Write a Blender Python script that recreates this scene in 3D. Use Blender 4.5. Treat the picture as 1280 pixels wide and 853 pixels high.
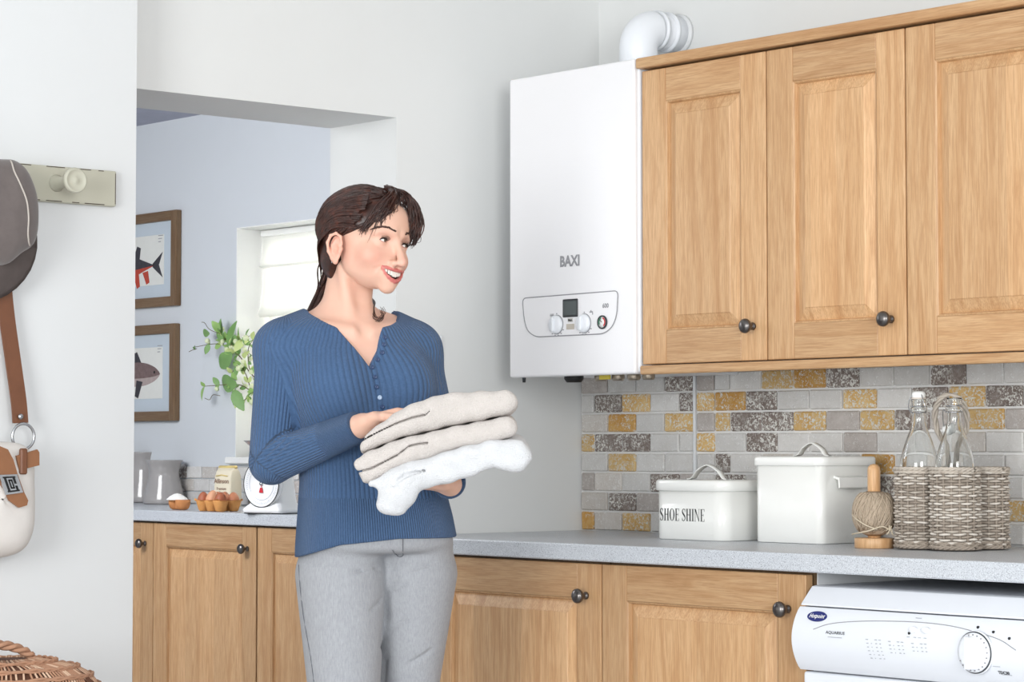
import bpy, bmesh, math, random
import numpy as np
from mathutils import Vector, Matrix
random.seed(7); rng = np.random.default_rng(11)
for o in list(bpy.data.objects): bpy.data.objects.remove(o)
SC = bpy.context.scene; COL = SC.collection

# ---------------------------------------------------------------- camera, world, lights, exposure
YAW = math.radians(138.992)
cam_data = bpy.data.cameras.new('camera'); cam = bpy.data.objects.new('camera', cam_data); COL.objects.link(cam)
cam.location = (4.7347, -4.3519, 1.1239)
cam.rotation_euler = (math.radians(90+2.805), 0, YAW-math.pi/2)
cam_data.sensor_width = 36; cam_data.lens = 36*3076.3/1280
cam_data.shift_x = 0; cam_data.shift_y = (409.58-426.5)/1280
SC.camera = cam
w = bpy.data.worlds.new('world'); SC.world = w; w.use_nodes = True
w.node_tree.nodes['Background'].inputs[0].default_value = (0.93, 0.97, 1.0, 1)
w.node_tree.nodes['Background'].inputs[1].default_value = 0.85
def area_light(name, loc, target, size, power, color=(1,1,1), size_y=None):
    l = bpy.data.lights.new(name, 'AREA'); l.energy = power; l.color = color; l.size = size
    if size_y: l.shape = 'RECTANGLE'; l.size_y = size_y
    o = bpy.data.objects.new(name, l); COL.objects.link(o); o.location = loc
    o.rotation_euler = (Vector(target)-Vector(loc)).to_track_quat('-Z', 'Y').to_euler()
    return o
area_light('softbox_left', (3.5, -6.9, 1.55), (0.6, -0.6, 1.15), 2.1, 165, (0.99, 1.0, 0.995))
area_light('softbox_right', (7.2, -4.4, 1.9), (0.2, -0.7, 1.3), 2.0, 165, (0.99, 1.0, 0.995))
area_light('far_room_fill', (-1.9, -1.6, 2.2), (-2.6, 0.9, 1.4), 1.2, 62, (0.97, 0.985, 1.0))  # added fill light to brighten the far room, not a fitting there
area_light('daylight_outside', (-2.2, 2.6, 2.0), (-2.2, 0.9, 1.4), 1.6, 420, (1.0, 0.99, 0.96))
SC.view_settings.view_transform = 'Standard'; SC.view_settings.look = 'None'
SC.view_settings.gamma = 1; SC.view_settings.use_curve_mapping = False
SC.view_settings.exposure = 0.12

# ---------------------------------------------------------------- helpers: materials
def srgb(r, g, b):
    f = lambda c: ((c/255)/12.92 if c/255 <= 0.04045 else ((c/255+0.055)/1.055)**2.4)
    return (f(r), f(g), f(b), 1)
class NT:
    def __init__(s, name):
        s.m = bpy.data.materials.new(name); s.m.use_nodes = True; s.t = s.m.node_tree
        s.b = s.t.nodes['Principled BSDF']; s.n = s.t.nodes
    def new(s, typ, **kw):
        n = s.t.nodes.new(typ)
        for k, v in kw.items():
            if k.startswith('i_'):
                key = k[2:]; key = int(key) if key.isdigit() else key.replace('_', ' ')
                n.inputs[key].default_value = v
            else: setattr(n, k, v)
        return n
    def link(s, a, b): s.t.links.new(a, b)
    def coord(s, which='Object', scale=(1,1,1), rand=0.0):
        tc = s.new('ShaderNodeTexCoord'); out = tc.outputs[which]
        if rand:
            oi = s.new('ShaderNodeObjectInfo'); m = s.new('ShaderNodeMath', operation='MULTIPLY'); m.inputs[1].default_value = rand
            s.link(oi.outputs['Random'], m.inputs[0]); va = s.new('ShaderNodeVectorMath', operation='ADD')
            s.link(out, va.inputs[0]); s.link(m.outputs[0], va.inputs[1]); out = va.outputs[0]
        mp = s.new('ShaderNodeMapping'); mp.inputs['Scale'].default_value = scale; s.link(out, mp.inputs['Vector'])
        return mp.outputs[0]
    def noise(s, vec, scale, detail=3, rough=0.5, dist=0):
        n = s.new('ShaderNodeTexNoise'); n.inputs['Scale'].default_value = scale; n.inputs['Detail'].default_value = detail
        n.inputs['Roughness'].default_value = rough; n.inputs['Distortion'].default_value = dist
        s.link(vec, n.inputs['Vector']); return n.outputs['Fac']
    def ramp(s, fac, stops, interp='LINEAR'):
        r = s.new('ShaderNodeValToRGB'); r.color_ramp.interpolation = interp
        while len(r.color_ramp.elements) > 1: r.color_ramp.elements.remove(r.color_ramp.elements[-1])
        r.color_ramp.elements[0].position = stops[0][0]; r.color_ramp.elements[0].color = stops[0][1]
        for p, c in stops[1:]:
            e = r.color_ramp.elements.new(p); e.color = c
        s.link(fac, r.inputs[0]); return r.outputs[0]
    def mix(s, fac, a, b, blend='MIX'):
        m = s.new('ShaderNodeMix', data_type='RGBA', blend_type=blend)
        for sock, v in ((m.inputs[0], fac), (m.inputs[6], a), (m.inputs[7], b)):
            if hasattr(v, 'links') or hasattr(v, 'is_linked'): s.link(v, sock)
            else: sock.default_value = v
        return m.outputs[2]
    def math(s, op, a, b=0.0, c=None):
        m = s.new('ShaderNodeMath', operation=op)
        for i, v in enumerate([a, b] + ([c] if c is not None else [])):
            if hasattr(v, 'is_linked'): s.link(v, m.inputs[i])
            else: m.inputs[i].default_value = v
        return m.outputs[0]
    def bump(s, height, strength=0.3, dist=0.002):
        b = s.new('ShaderNodeBump'); b.inputs['Strength'].default_value = strength; b.inputs['Distance'].default_value = dist
        s.link(height, b.inputs['Height']); s.link(b.outputs[0], s.b.inputs['Normal'])
    def color(s, v):
        if hasattr(v, 'is_linked'): s.link(v, s.b.inputs['Base Color'])
        else: s.b.inputs['Base Color'].default_value = v
    def set(s, **kw):
        for k, v in kw.items(): s.b.inputs[k.replace('_', ' ')].default_value = v
        return s
G1 = lambda v: (v, v, v, 1)
def plain(name, col, rough=0.5, metal=0.0, spec=0.5, var=0.03, scale=30, bump=0.0, **kw):
    n = NT(name); v = n.coord('Object')
    f = n.noise(v, scale, 3)
    a = tuple(max(0, c*(1-var)) for c in col[:3])+(1,); b = tuple(min(1, c*(1+var)) for c in col[:3])+(1,)
    n.color(n.mix(f, a, b)); n.set(Roughness=rough, Metallic=metal, **{'Specular_IOR_Level': spec})
    if bump: n.bump(f, bump, 0.002)
    n.set(**kw); return n.m
def oak(name, axis, tint=1.0, stave=0.0):
    n = NT(name); long_, short = 0.07, 1.0
    sc = [short*1.0, short*1.0, short*1.0]; sc[axis] = long_
    v = n.coord('Object', tuple(sc), 37.0)
    g1 = n.noise(v, 34, 6, 0.62, 1.3)
    sc2 = [1, 1, 1]; sc2[axis] = 0.035
    v2 = n.coord('Object', tuple(sc2), 11.0)
    g2 = n.noise(v2, 430, 3, 0.65)
    t = lambda r, g, b: tuple(min(1, c*tint) for c in srgb(r, g, b)[:3])+(1,)
    c1 = n.ramp(g1, [(0.30, t(184,140,97)), (0.45, t(197,156,113)), (0.58, t(207,169,127)), (0.74, t(190,147,104))])
    c2 = n.mix(n.math('MULTIPLY', n.ramp(g2, [(0.40, G1(1)), (0.56, G1(0))]), 0.42), c1, t(160,114,72))
    oi = n.new('ShaderNodeObjectInfo')
    val = n.math('ADD', 0.93, n.math('MULTIPLY', oi.outputs['Random'], 0.12))
    if stave:
        sep = n.new('ShaderNodeSeparateXYZ'); tc = n.new('ShaderNodeTexCoord'); n.link(tc.outputs['Object'], sep.inputs[0])
        wn = n.new('ShaderNodeTexWhiteNoise', noise_dimensions='2D'); cb = n.new('ShaderNodeCombineXYZ')
        n.link(n.math('FLOOR', n.math('DIVIDE', n.math('ADD', sep.outputs[0], n.math('MULTIPLY', oi.outputs['Random'], 3.0)), stave)), cb.inputs[0])
        n.link(n.math('MULTIPLY', oi.outputs['Random'], 91.0), cb.inputs[1]); n.link(cb.outputs[0], wn.inputs['Vector'])
        val = n.math('ADD', n.math('MULTIPLY', wn.outputs['Value'], 0.15), n.math('SUBTRACT', val, 0.06))
    hs = n.new('ShaderNodeHueSaturation'); n.link(c2, hs.inputs['Color']); n.link(val, hs.inputs['Value'])
    n.color(hs.outputs[0]); n.set(Roughness=0.42, Specular_IOR_Level=0.45)
    n.bump(g2, 0.12, 0.0006); return n.m
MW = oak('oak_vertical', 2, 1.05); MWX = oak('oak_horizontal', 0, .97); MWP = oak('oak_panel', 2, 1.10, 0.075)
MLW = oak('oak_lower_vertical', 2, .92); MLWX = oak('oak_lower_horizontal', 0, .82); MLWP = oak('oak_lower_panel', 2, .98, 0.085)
M_gap_shade = oak('oak_gap_shade', 2, .3)  # oak darkened to paint the shade seen in the gaps round doors
M_wall = plain('wall_paint', srgb(222,223,222), .75, spec=.2, var=.012, scale=9, bump=.02)
M_wall2 = plain('wall_paint_near', srgb(218,220,221), .75, spec=.2, var=.01, scale=9, bump=.02)
M_wallb = plain('wall_paint_blue', srgb(214,218,222), .75, spec=.2, var=.012, scale=9, bump=.02)
M_ceil = plain('ceiling_paint', srgb(222,222,222), .8, spec=.2)
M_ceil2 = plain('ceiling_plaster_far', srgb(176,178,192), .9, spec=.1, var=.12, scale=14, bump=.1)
M_white = plain('white_gloss_paint', srgb(243,243,240), .35, var=.01)
M_lam = plain('white_laminate', srgb(225,227,229), .4, var=.01)
M_enamel = plain('white_enamel', srgb(245,245,241), .22, var=.01, Coat_Weight=.3)
M_boiler = plain('boiler_casing', srgb(240,239,241), .35, var=.004)
M_plast = plain('white_plastic', srgb(236,239,244), .35, var=.006)
M_dryer = plain('dryer_plastic', srgb(222,225,231), .5, var=.005)
M_grey = plain('grey_print', srgb(150,150,154), .5)
M_dgrey = plain('dark_grey_plastic', srgb(52,55,58), .35)
M_black = plain('black_gap', srgb(14,13,13), .6)
M_print = plain('black_print', srgb(26,26,28), .5)
M_lcd = plain('lcd_glass', srgb(70,78,78), .18)
M_steel = plain('steel', srgb(190,192,195), .25, 1.0)
M_pewter = plain('pewter_knob', srgb(112,108,106), .28, 1.0, var=.2, scale=60)
M_navy = plain('navy_badge', srgb(32,42,110), .3)
M_red = plain('red_enamel', srgb(205,35,50), .35)
M_green = plain('green_enamel', srgb(50,120,90), .4)
M_tag = plain('tan_sticker', srgb(196,188,176), .5)
def worktop_mat():
    n = NT('speckled_worktop'); v = n.coord('Object')
    f = n.noise(v, 420, 2, .7); f2 = n.noise(v, 560, 1)
    c = n.ramp(f, [(.30, srgb(150,154,163)), (.42, srgb(190,194,200)), (.6, srgb(203,207,212)), (.72, srgb(234,237,241))])
    c = n.mix(n.ramp(f2, [(.31, G1(.9)), (.36, G1(0))]), c, srgb(112,116,126))
    n.color(c); n.set(Roughness=.33); return n.m
M_top = worktop_mat()
def tile_mat(name, base, alt, pit, pitamt, big=26):
    n = NT(name); v = n.coord('Object', (1,1,1), 23.0)
    f = n.noise(v, big, 5, .65, .6); fine = n.noise(v, 190, 3, .6)
    c = n.mix(n.ramp(f, [(.36, G1(0)), (.62, G1(1))]), base, alt)
    c = n.mix(n.math('MULTIPLY', fine, .35), c, tuple(x*.72 for x in base[:3])+(1,))
    pn = n.noise(v, 150, 4, .62, 1.0); region = n.noise(v, 20, 2)
    pm = n.math('MULTIPLY', n.ramp(pn, [(.62-pitamt*.17, G1(0)), (.67-pitamt*.17, G1(1))]), n.ramp(region, [(.32, G1(.15)), (.5, G1(1))]))
    c = n.mix(pm, c, pit)
    oi = n.new('ShaderNodeObjectInfo'); hs = n.new('ShaderNodeHueSaturation'); n.link(c, hs.inputs['Color'])
    n.link(n.math('ADD', .92, n.math('MULTIPLY', oi.outputs['Random'], .16)), hs.inputs['Value'])
    n.color(hs.outputs[0]); n.set(Roughness=.6, Specular_IOR_Level=.3)
    h = n.math('SUBTRACT', n.math('MULTIPLY', fine, .5), pm); n.bump(h, .5, .0015); return n.m
PITW = srgb(228,226,220)
TM = dict(L=tile_mat('travertine_light', srgb(217,214,210), srgb(227,225,222), srgb(238,237,235), .25),
          P=tile_mat('travertine_pale_tan', srgb(208,200,192), srgb(220,215,209), srgb(234,231,227), .35),
          M=tile_mat('travertine_taupe', srgb(180,171,165), srgb(199,192,187), srgb(210,206,202), .4),
          D=tile_mat('travertine_dark', srgb(122,108,101), srgb(150,138,131), PITW, .7),
          O=tile_mat('travertine_ochre', srgb(214,170,100), srgb(229,199,144), PITW, .6),
          Q=tile_mat('travertine_deep_ochre', srgb(202,148,72), srgb(216,176,112), PITW, .45))
M_grout = plain('grout', srgb(232,231,229), .85, var=.04, scale=80, bump=.1)

# ---------------------------------------------------------------- helpers: geometry
class Geo:
    def __init__(s): s.v = []; s.f = []; s.mi = []; s.sm = []
    def add(s, verts, faces, mi=0, smooth=False):
        b = len(s.v); s.v += [tuple(p) for p in verts]
        for f in faces: s.f.append(tuple(i+b for i in f)); s.mi.append(mi); s.sm.append(smooth)
        return s
    def from_bm(s, bm, mi=0, smooth=False):
        bm.verts.index_update(); s.add([v.co for v in bm.verts], [[v.index for v in f.verts] for f in bm.faces], mi, smooth); bm.free(); return s
    def box(s, lo, hi, bevel=0, seg=1, mi=0, jit=0, smooth=False):
        bm = bmesh.new(); bmesh.ops.create_cube(bm, size=1)
        for v in bm.verts:
            for k in range(3): v.co[k] = lo[k] if v.co[k] < 0 else hi[k]
        if bevel: bmesh.ops.bevel(bm, geom=list(bm.edges), offset=bevel, segments=seg, affect='EDGES', profile=.5)
        if jit:
            for v in bm.verts: v.co += Vector((random.uniform(-jit,jit), random.uniform(-jit,jit)*.5, random.uniform(-jit,jit)))
        return s.from_bm(bm, mi, smooth)
    def lathe(s, prof, c=(0,0,0), n=24, axis=2, mi=0, smooth=True, closed=False, sx=1, sy=1):
        # prof: list of (radius, along-axis)
        vs = []; ax = Vector((0,0,0)); ax[axis] = 1
        a1 = Vector((0,0,0)); a1[(axis+1) % 3] = 1; a2 = Vector((0,0,0)); a2[(axis+2) % 3] = 1
        C = Vector(c)
        for r, h in prof:
            for i in range(n):
                t = 2*math.pi*i/n; vs.append(C+ax*h+a1*(r*math.cos(t)*sx)+a2*(r*math.sin(t)*sy))
        fs = []; m = len(prof)
        for j in range(m-1 if not closed else m):
            for i in range(n):
                a = j*n+i; b = j*n+(i+1) % n; k = ((j+1) % m)*n
                fs.append((a, b, k+(i+1) % n, k+i))
        if not closed:
            if prof[0][0] > 1e-6: fs.append(tuple(range(n))[::-1])
            if prof[-1][0] > 1e-6: fs.append(tuple((m-1)*n+i for i in range(n)))
        return s.add(vs, fs, mi, smooth)
    def tube(s, pts, r, n=8, mi=0, closed=False, smooth=True, flat=1.0, up=None):
        pts = [Vector(p) for p in pts]; m = len(pts)
        rs = r if hasattr(r, '__len__') else [r]*m
        vs = []; fs = []; prev = None
        for j, p in enumerate(pts):
            a = pts[(j-1) % m] if (closed or j > 0) else p; b = pts[(j+1) % m] if (closed or j < m-1) else p
            t = (b-a); t = t.normalized() if t.length > 1e-9 else Vector((0,0,1))
            if prev is None:
                u = Vector(up) if up is not None else (Vector((0,0,1)) if abs(t.z) < .9 else Vector((1,0,0)))
            else: u = prev
            u = (u-t*u.dot(t)); u = u.normalized() if u.length > 1e-6 else t.orthogonal().normalized()
            prev = u; v = t.cross(u)
            for i in range(n):
                q = 2*math.pi*i/n; vs.append(p+u*(rs[j]*math.cos(q)*flat)+v*(rs[j]*math.sin(q)))
        for j in range(m if closed else m-1):
            for i in range(n):
                k = ((j+1) % m)*n; fs.append((j*n+i, j*n+(i+1) % n, k+(i+1) % n, k+i))
        if not closed: fs.append(tuple(range(n))[::-1]); fs.append(tuple((m-1)*n+i for i in range(n)))
        return s.add(vs, fs, mi, smooth)
    def prism(s, poly, y0, y1, mi=0, plane='XZ', smooth=False):
        # poly in 2D, extruded along the remaining axis
        n = len(poly)
        def P(a, b, c): return {'XZ': (a, c, b), 'XY': (a, b, c), 'YZ': (c, a, b)}[plane]
        vs = [P(a, b, y0) for a, b in poly]+[P(a, b, y1) for a, b in poly]
        fs = [tuple(range(n)), tuple(range(n, 2*n))[::-1]]+[((i+1) % n, i, n+i, n+(i+1) % n) for i in range(n)]
        return s.add(vs, fs, mi, smooth)
    def grid(s, P, closed_u=False, mi=0, smooth=True):
        P = np.asarray(P, float); a, b, _ = P.shape
        fs = []
        for j in range(a if closed_u else a-1):
            for i in range(b-1): fs.append((j*b+i, j*b+i+1, ((j+1) % a)*b+i+1, ((j+1) % a)*b+i))
        return s.add(P.reshape(-1, 3), fs, mi, smooth)
    def text(s, string, origin, xdir, zdir, size, mi=0, bold=0.0, shear=0.0, align='CENTER', sx=1.0):
        cu = bpy.data.curves.new('t', 'FONT'); cu.body = string; cu.size = size; cu.offset = bold; cu.shear = shear
        cu.align_x = align; cu.align_y = 'CENTER'; cu.resolution_u = 2
        ob = bpy.data.objects.new('t', cu); COL.objects.link(ob)
        me = bpy.data.meshes.new_from_object(ob.evaluated_get(bpy.context.evaluated_depsgraph_get()))
        X = Vector(xdir).normalized(); Z = Vector(zdir).normalized(); O = Vector(origin)
        s.add([O+X*(v.co.x*sx)+Z*v.co.y for v in me.vertices], [tuple(p.vertices) for p in me.polygons], mi)
        bpy.data.objects.remove(ob); bpy.data.curves.remove(cu); bpy.data.meshes.remove(me); return s
    def obj(s, name, mats, parent=None, local=False, loc=None, recalc=True):
        me = bpy.data.meshes.new(name); off = Vector((0,0,0))
        if parent is not None and not local:
            q = parent
            while q.parent: q = q.parent
            off = Vector(q.location)
        if loc is not None: off = off+Vector(loc)
        me.from_pydata([tuple(Vector(p)-off) for p in s.v], [], s.f)
        for mm in (mats if isinstance(mats, (list, tuple)) else [mats]): me.materials.append(mm)
        me.polygons.foreach_set('material_index', s.mi); me.polygons.foreach_set('use_smooth', s.sm); me.update()
        if recalc:
            bm = bmesh.new(); bm.from_mesh(me); bmesh.ops.recalc_face_normals(bm, faces=bm.faces); bm.to_mesh(me); bm.free()
        o = bpy.data.objects.new(name, me); COL.objects.link(o)
        if parent is not None: o.parent = parent
        if loc is not None: o.location = loc
        return o
def tag(o, label=None, cat=None, group=None, kind=None):
    if label: o['label'] = label
    if cat: o['category'] = cat
    if group: o['group'] = group
    if kind: o['kind'] = kind
    return o
def thing(name, label, cat, loc=(0,0,0), rotz=0, group=None):
    o = bpy.data.objects.new(name, None); COL.objects.link(o); o.location = loc; o.rotation_euler = (0,0,rotz); o.empty_display_size = .05
    return tag(o, label, cat, group)
def struct(name, geo, m, parent=None):
    return tag(geo.obj(name, m, parent), kind='structure')
def spline(pts, n):
    # Catmull-Rom through pts
    P = np.array(pts, float); P = np.vstack([2*P[0]-P[1], P, 2*P[-1]-P[-2]]); out = []
    m = len(P)-3
    for k in range(n):
        u = k/(n-1)*m; i = min(int(u), m-1); t = u-i; a, b, c, d = P[i:i+4]
        out.append(.5*((2*b)+(-a+c)*t+(2*a-5*b+4*c-d)*t*t+(-a+3*b-3*c+d)*t**3))
    return np.array(out)
def copy_tree(o, parent=None):
    c = o.copy(); COL.objects.link(c)
    if parent is not None: c.parent = parent
    for ch in list(o.children): copy_tree(ch, c)
    return c

# ---------------------------------------------------------------- the setting
ZT, ZW = .91, .872
struct('floor', Geo().box((-5, -6.5, -.05), (4.9, 1.1, 0)), plain('floor_vinyl', srgb(196,197,199), .5, var=.04))
LZ, LY0, LY1, LT = 1.937, -.612, -1.95, .271
g = Geo(); g.box((-LT, LY0, 0), (0, .9, 2.75)); g.box((-LT, LY1, LZ), (0, LY0, 2.75)); g.box((-LT, -5.2, 0), (0, LY1, 2.75))
struct('wall_left', g, M_wall)
struct('wall_near', Geo().box((0, -5.2, 0), (.1036, -1.426, 2.75)), M_wall2)
wr = struct('wall_right', Geo().box((0, .07, 0), (3.4, .2, 2.75)), M_wall)
TP, RP = .104, .0504
g = Geo(); g.box((0, .006, .0), (3.4, .07, 1.62)); struct('grout_bed', g, M_grout, wr)
g = Geo(); g.box((.4165, -.003, ZT), (.4245, .006, 1.33), .001); g.obj('tile_bead', M_lam, wr)
struct('ceiling', Geo().box((0, -6.5, 2.75), (4.9, .2, 2.8)), M_ceil)
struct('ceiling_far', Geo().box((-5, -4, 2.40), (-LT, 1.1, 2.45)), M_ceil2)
# far room wall with the window hole
YF = .9; WX0, WX1, WZ0, WZ1 = -2.876, -1.55, 1.09, 1.948
g = Geo(); g.box((-5, YF, 0), (WX0, YF+.3, 2.4)); g.box((WX1, YF, 0), (0, YF+.3, 2.4))
g.box((WX0, YF, WZ1), (WX1, YF+.3, 2.4)); g.box((WX0, YF, 0), (WX1, YF+.3, WZ0)); wb = struct('wall_back', g, M_wallb)
g = Geo()
for lo, hi in (((WX0, YF-.001, WZ0), (WX0+.004, YF+.16, WZ1)), ((WX1-.004, YF-.001, WZ0), (WX1, YF+.16, WZ1)), ((WX0, YF-.001, WZ1-.004), (WX1, YF+.16, WZ1))): g.box(lo, hi)
g.obj('reveal_lining', M_white, wb)
struct('wall_far_left', Geo().box((-5, -4, 0), (-4.9, YF, 2.4)), M_wallb)
g = Geo(); fy = YF+.16
for lo, hi in (((WX0, fy, WZ0), (WX0+.06, fy+.06, WZ1)), ((WX1-.06, fy, WZ0), (WX1, fy+.06, WZ1)), ((WX0+.06, fy, WZ1-.06), (WX1-.06, fy+.06, WZ1)), ((WX0+.06, fy, WZ0), (WX1-.06, fy+.06, WZ0+.06)), ((-2.24, fy, WZ0+.06), (-2.19, fy+.06, WZ1-.06))): g.box(lo, hi, .004)
win = struct('window_1', g, M_white)
glass = NT('pane_glass'); glass.set(Roughness=.0, Transmission_Weight=1.0, IOR=1.05, Base_Color=(1,1,1,1)); M_pane = glass.m
for x0, x1 in ((WX0+.06, -2.24), (-2.19, WX1-.06)):
    Geo().box((x0, fy+.025, WZ0+.06), (x1, fy+.031, WZ1-.06)).obj('window_pane', M_pane, win)
struct('trim_1', Geo().box((WX0-.03, YF-.03, WZ0-.025), (WX1+.03, YF+.16, WZ0), .004), M_white)
# blind
cl = NT('blind_cloth'); v = cl.coord('Object'); cl.color(cl.mix(cl.noise(v, 300, 2), srgb(238,238,234), srgb(248,248,246))); cl.set(Roughness=.9, Specular_IOR_Level=.1)
tr = cl.new('ShaderNodeBsdfTranslucent'); tr.inputs[0].default_value = srgb(246,246,242); ms = cl.new('ShaderNodeMixShader'); ms.inputs[0].default_value = .5
cl.link(cl.b.outputs[0], ms.inputs[1]); cl.link(tr.outputs[0], ms.inputs[2]); cl.link(ms.outputs[0], cl.n['Material Output'].inputs[0])
bl = thing('roman_blind', 'white cloth roman blind in the bright window behind the woman', 'blind', (-2.2, YF+.1, WZ0))
def cloth(prof, x0, x1, name, th=.004):
    g = Geo(); P = [[(x0, y, z), (x1, y, z)] for y, z in prof]; Q = [[(x0, y+th, z), (x1, y+th, z)] for y, z in prof]
    g.grid(np.array(P)); g.grid(np.array(Q)); return g.obj(name, cl.m, bl)
yb = YF+.11
Geo().box((WX0+.012, yb-.012, WZ1-.03), (WX1-.012, yb+.025, WZ1-.006), .003).obj('headrail', M_white, bl)
cloth([(yb, 1.925), (yb-.002, 1.84), (yb-.012, 1.812), (yb-.016, 1.806), (yb-.002, 1.80)], WX0+.012, WX1-.012, 'upper_fold')
cloth([(yb+.004, 1.815), (yb+.002, 1.72), (yb-.01, 1.655), (yb-.02, 1.628), (yb-.014, 1.615), (yb+.004, 1.622)], WX0+.012, WX1-.012, 'middle_fold')
cloth([(yb+.02, 1.66), (yb+.02, 1.30), (yb+.016, 1.14)], WX0+.03, WX1-.03, 'lower_drop')
# far room splash tiles (only a few courses)
def add_tile(parent, x0, x1, z0, z1, y, kind, th=.008):
    gp = .0055
    cx, cz = (x0+x1)/2, (z0+z1)/2; hx, hz = (x1-x0-gp)/2, (z1-z0-gp)/2
    key = (round(hx, 3), round(hz, 3), random.randint(0, 2))
    if key not in TILES:
        bm = Geo().box((-hx, -th/2, -hz), (hx, th/2, hz), .0022, 1, jit=.0009)
        me = bpy.data.meshes.new('tile'); me.from_pydata(bm.v, [], bm.f); me.update(); me.materials.append(TM['L']); TILES[key] = me
    o = bpy.data.objects.new('tile', TILES[key]); COL.objects.link(o); o.parent = parent
    o.location = (cx, y+random.uniform(-.0012, .0008), cz); o.rotation_euler = (random.uniform(-.012,.012), random.uniform(-.006,.006), random.uniform(-.008,.008))
    o.material_slots[0].link = 'OBJECT'; o.material_slots[0].material = TM[kind]
TILES = {}
# courses from the worktop up; left field starts at the corner, right field after the bead
LEFT = {7: (0, 'MLLD'), 6: (1, 'LDOLD'), 5: (0, 'PQLO'), 4: (1, 'ODDLL'), 3: (0, 'LOLL'), 2: (1, 'MPLDM'), 1: (0, 'PDMP'), 0: (1, 'QPOLM')}
RIGHT = {7: (0, 'MLLOQDLLDLLMLOL'), 6: (1, 'OQDLLOLDODOMLLO'), 5: (0, 'MODDOMODMOMLOLM'), 4: (1, 'OLDLLMLLPLLMDLL'), 3: (0, 'LDLPLLQLPLLOLPM'), 2: (1, 'LDLMPLDLMLLOLLM'), 1: (0, 'MLLDLMLDPLOMLLP'), 0: (1, 'LOLDLMPLDLMOLPL')}
for r in range(8):
    z0 = ZT+.0005+RP*r; z1 = z0+RP
    half, ks = LEFT[r]; x = 0.002
    for i, k in enumerate(ks):
        x1 = min(.417, (TP*(i+1) if not half else TP*(i+.5)))
        if x1-x > .02: add_tile(wr, x, x1, z0, z1, .0045, k)
        x = x1
    half, ks = RIGHT[r]; edges = [.4245, .488] + ([.592+TP*i for i in range(19)] if half else [.540+TP*i for i in range(20)])
    for i in range(len(edges)-1):
        if edges[i+1] < 2.4: add_tile(wr, edges[i], edges[i+1], z0, z1, .0045, (ks+'LMOLPDLM')[i])
for r in range(3):
    z0 = ZT+.0005+.0485*r
    for i in range(16):
        x0 = -3.3-(.052 if r % 2 else 0)+TP*i
        if x0 < -1.8 and z0 < 1.06: add_tile(wb, x0, x0+TP, z0, z0+.0485, YF-.004, 'LMLPMLDLPMLLO'[(i*5+r*3) % 13] if not (r == 2 and i == 5) else 'D')

# ---------------------------------------------------------------- worktops and cabinets
def worktop(name, label, x0, x1, y0, y1):
    g = Geo(); prof = [(y0, ZW), (y0, ZT), (y1+.004, ZT), (y1+.0012, ZT-.0012), (y1, ZT-.004), (y1, ZW+.003), (y1+.003, ZW)]
    n = len(prof); vs = [(x0, a, b) for a, b in prof]+[(x1, a, b) for a, b in prof]
    g.add(vs, [tuple(range(n)), tuple(range(n, 2*n))]+[(i, (i+1) % n, n+(i+1) % n, n+i) for i in range(n)])
    return tag(g.obj(name, M_top), label, 'worktop')
worktop('worktop', 'long pale speckled worktop under the tiled wall, carrying the white tins', .002, 2.42, -.0015, -.617)
worktop('worktop', 'pale speckled worktop in the room beyond the opening, carrying jugs and scales', -4.0, -LT-.003, YF-.012, .283)
def knob_geo(x, y, z, s=1.0):
    return Geo().lathe([(.0, -.0), (.0085*s, 0), (.0085*s, .004), (.0055*s, .006), (.005*s, .012), (.008*s, .016), (.0145*s, .021), (.0168*s, .026), (.0160*s, .031), (.011*s, .0355), (.004*s, .037), (0, .0372)], (0, 0, 0), 20, 1), (x, y, z)
def knob(parent, x, y, z):
    gg, c = knob_geo(x, y, z); gg.v = [(a+c[0], c[1]-b, d+c[2]) for a, b, d in gg.v]
    return gg.obj('knob', M_pewter, parent)
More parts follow.
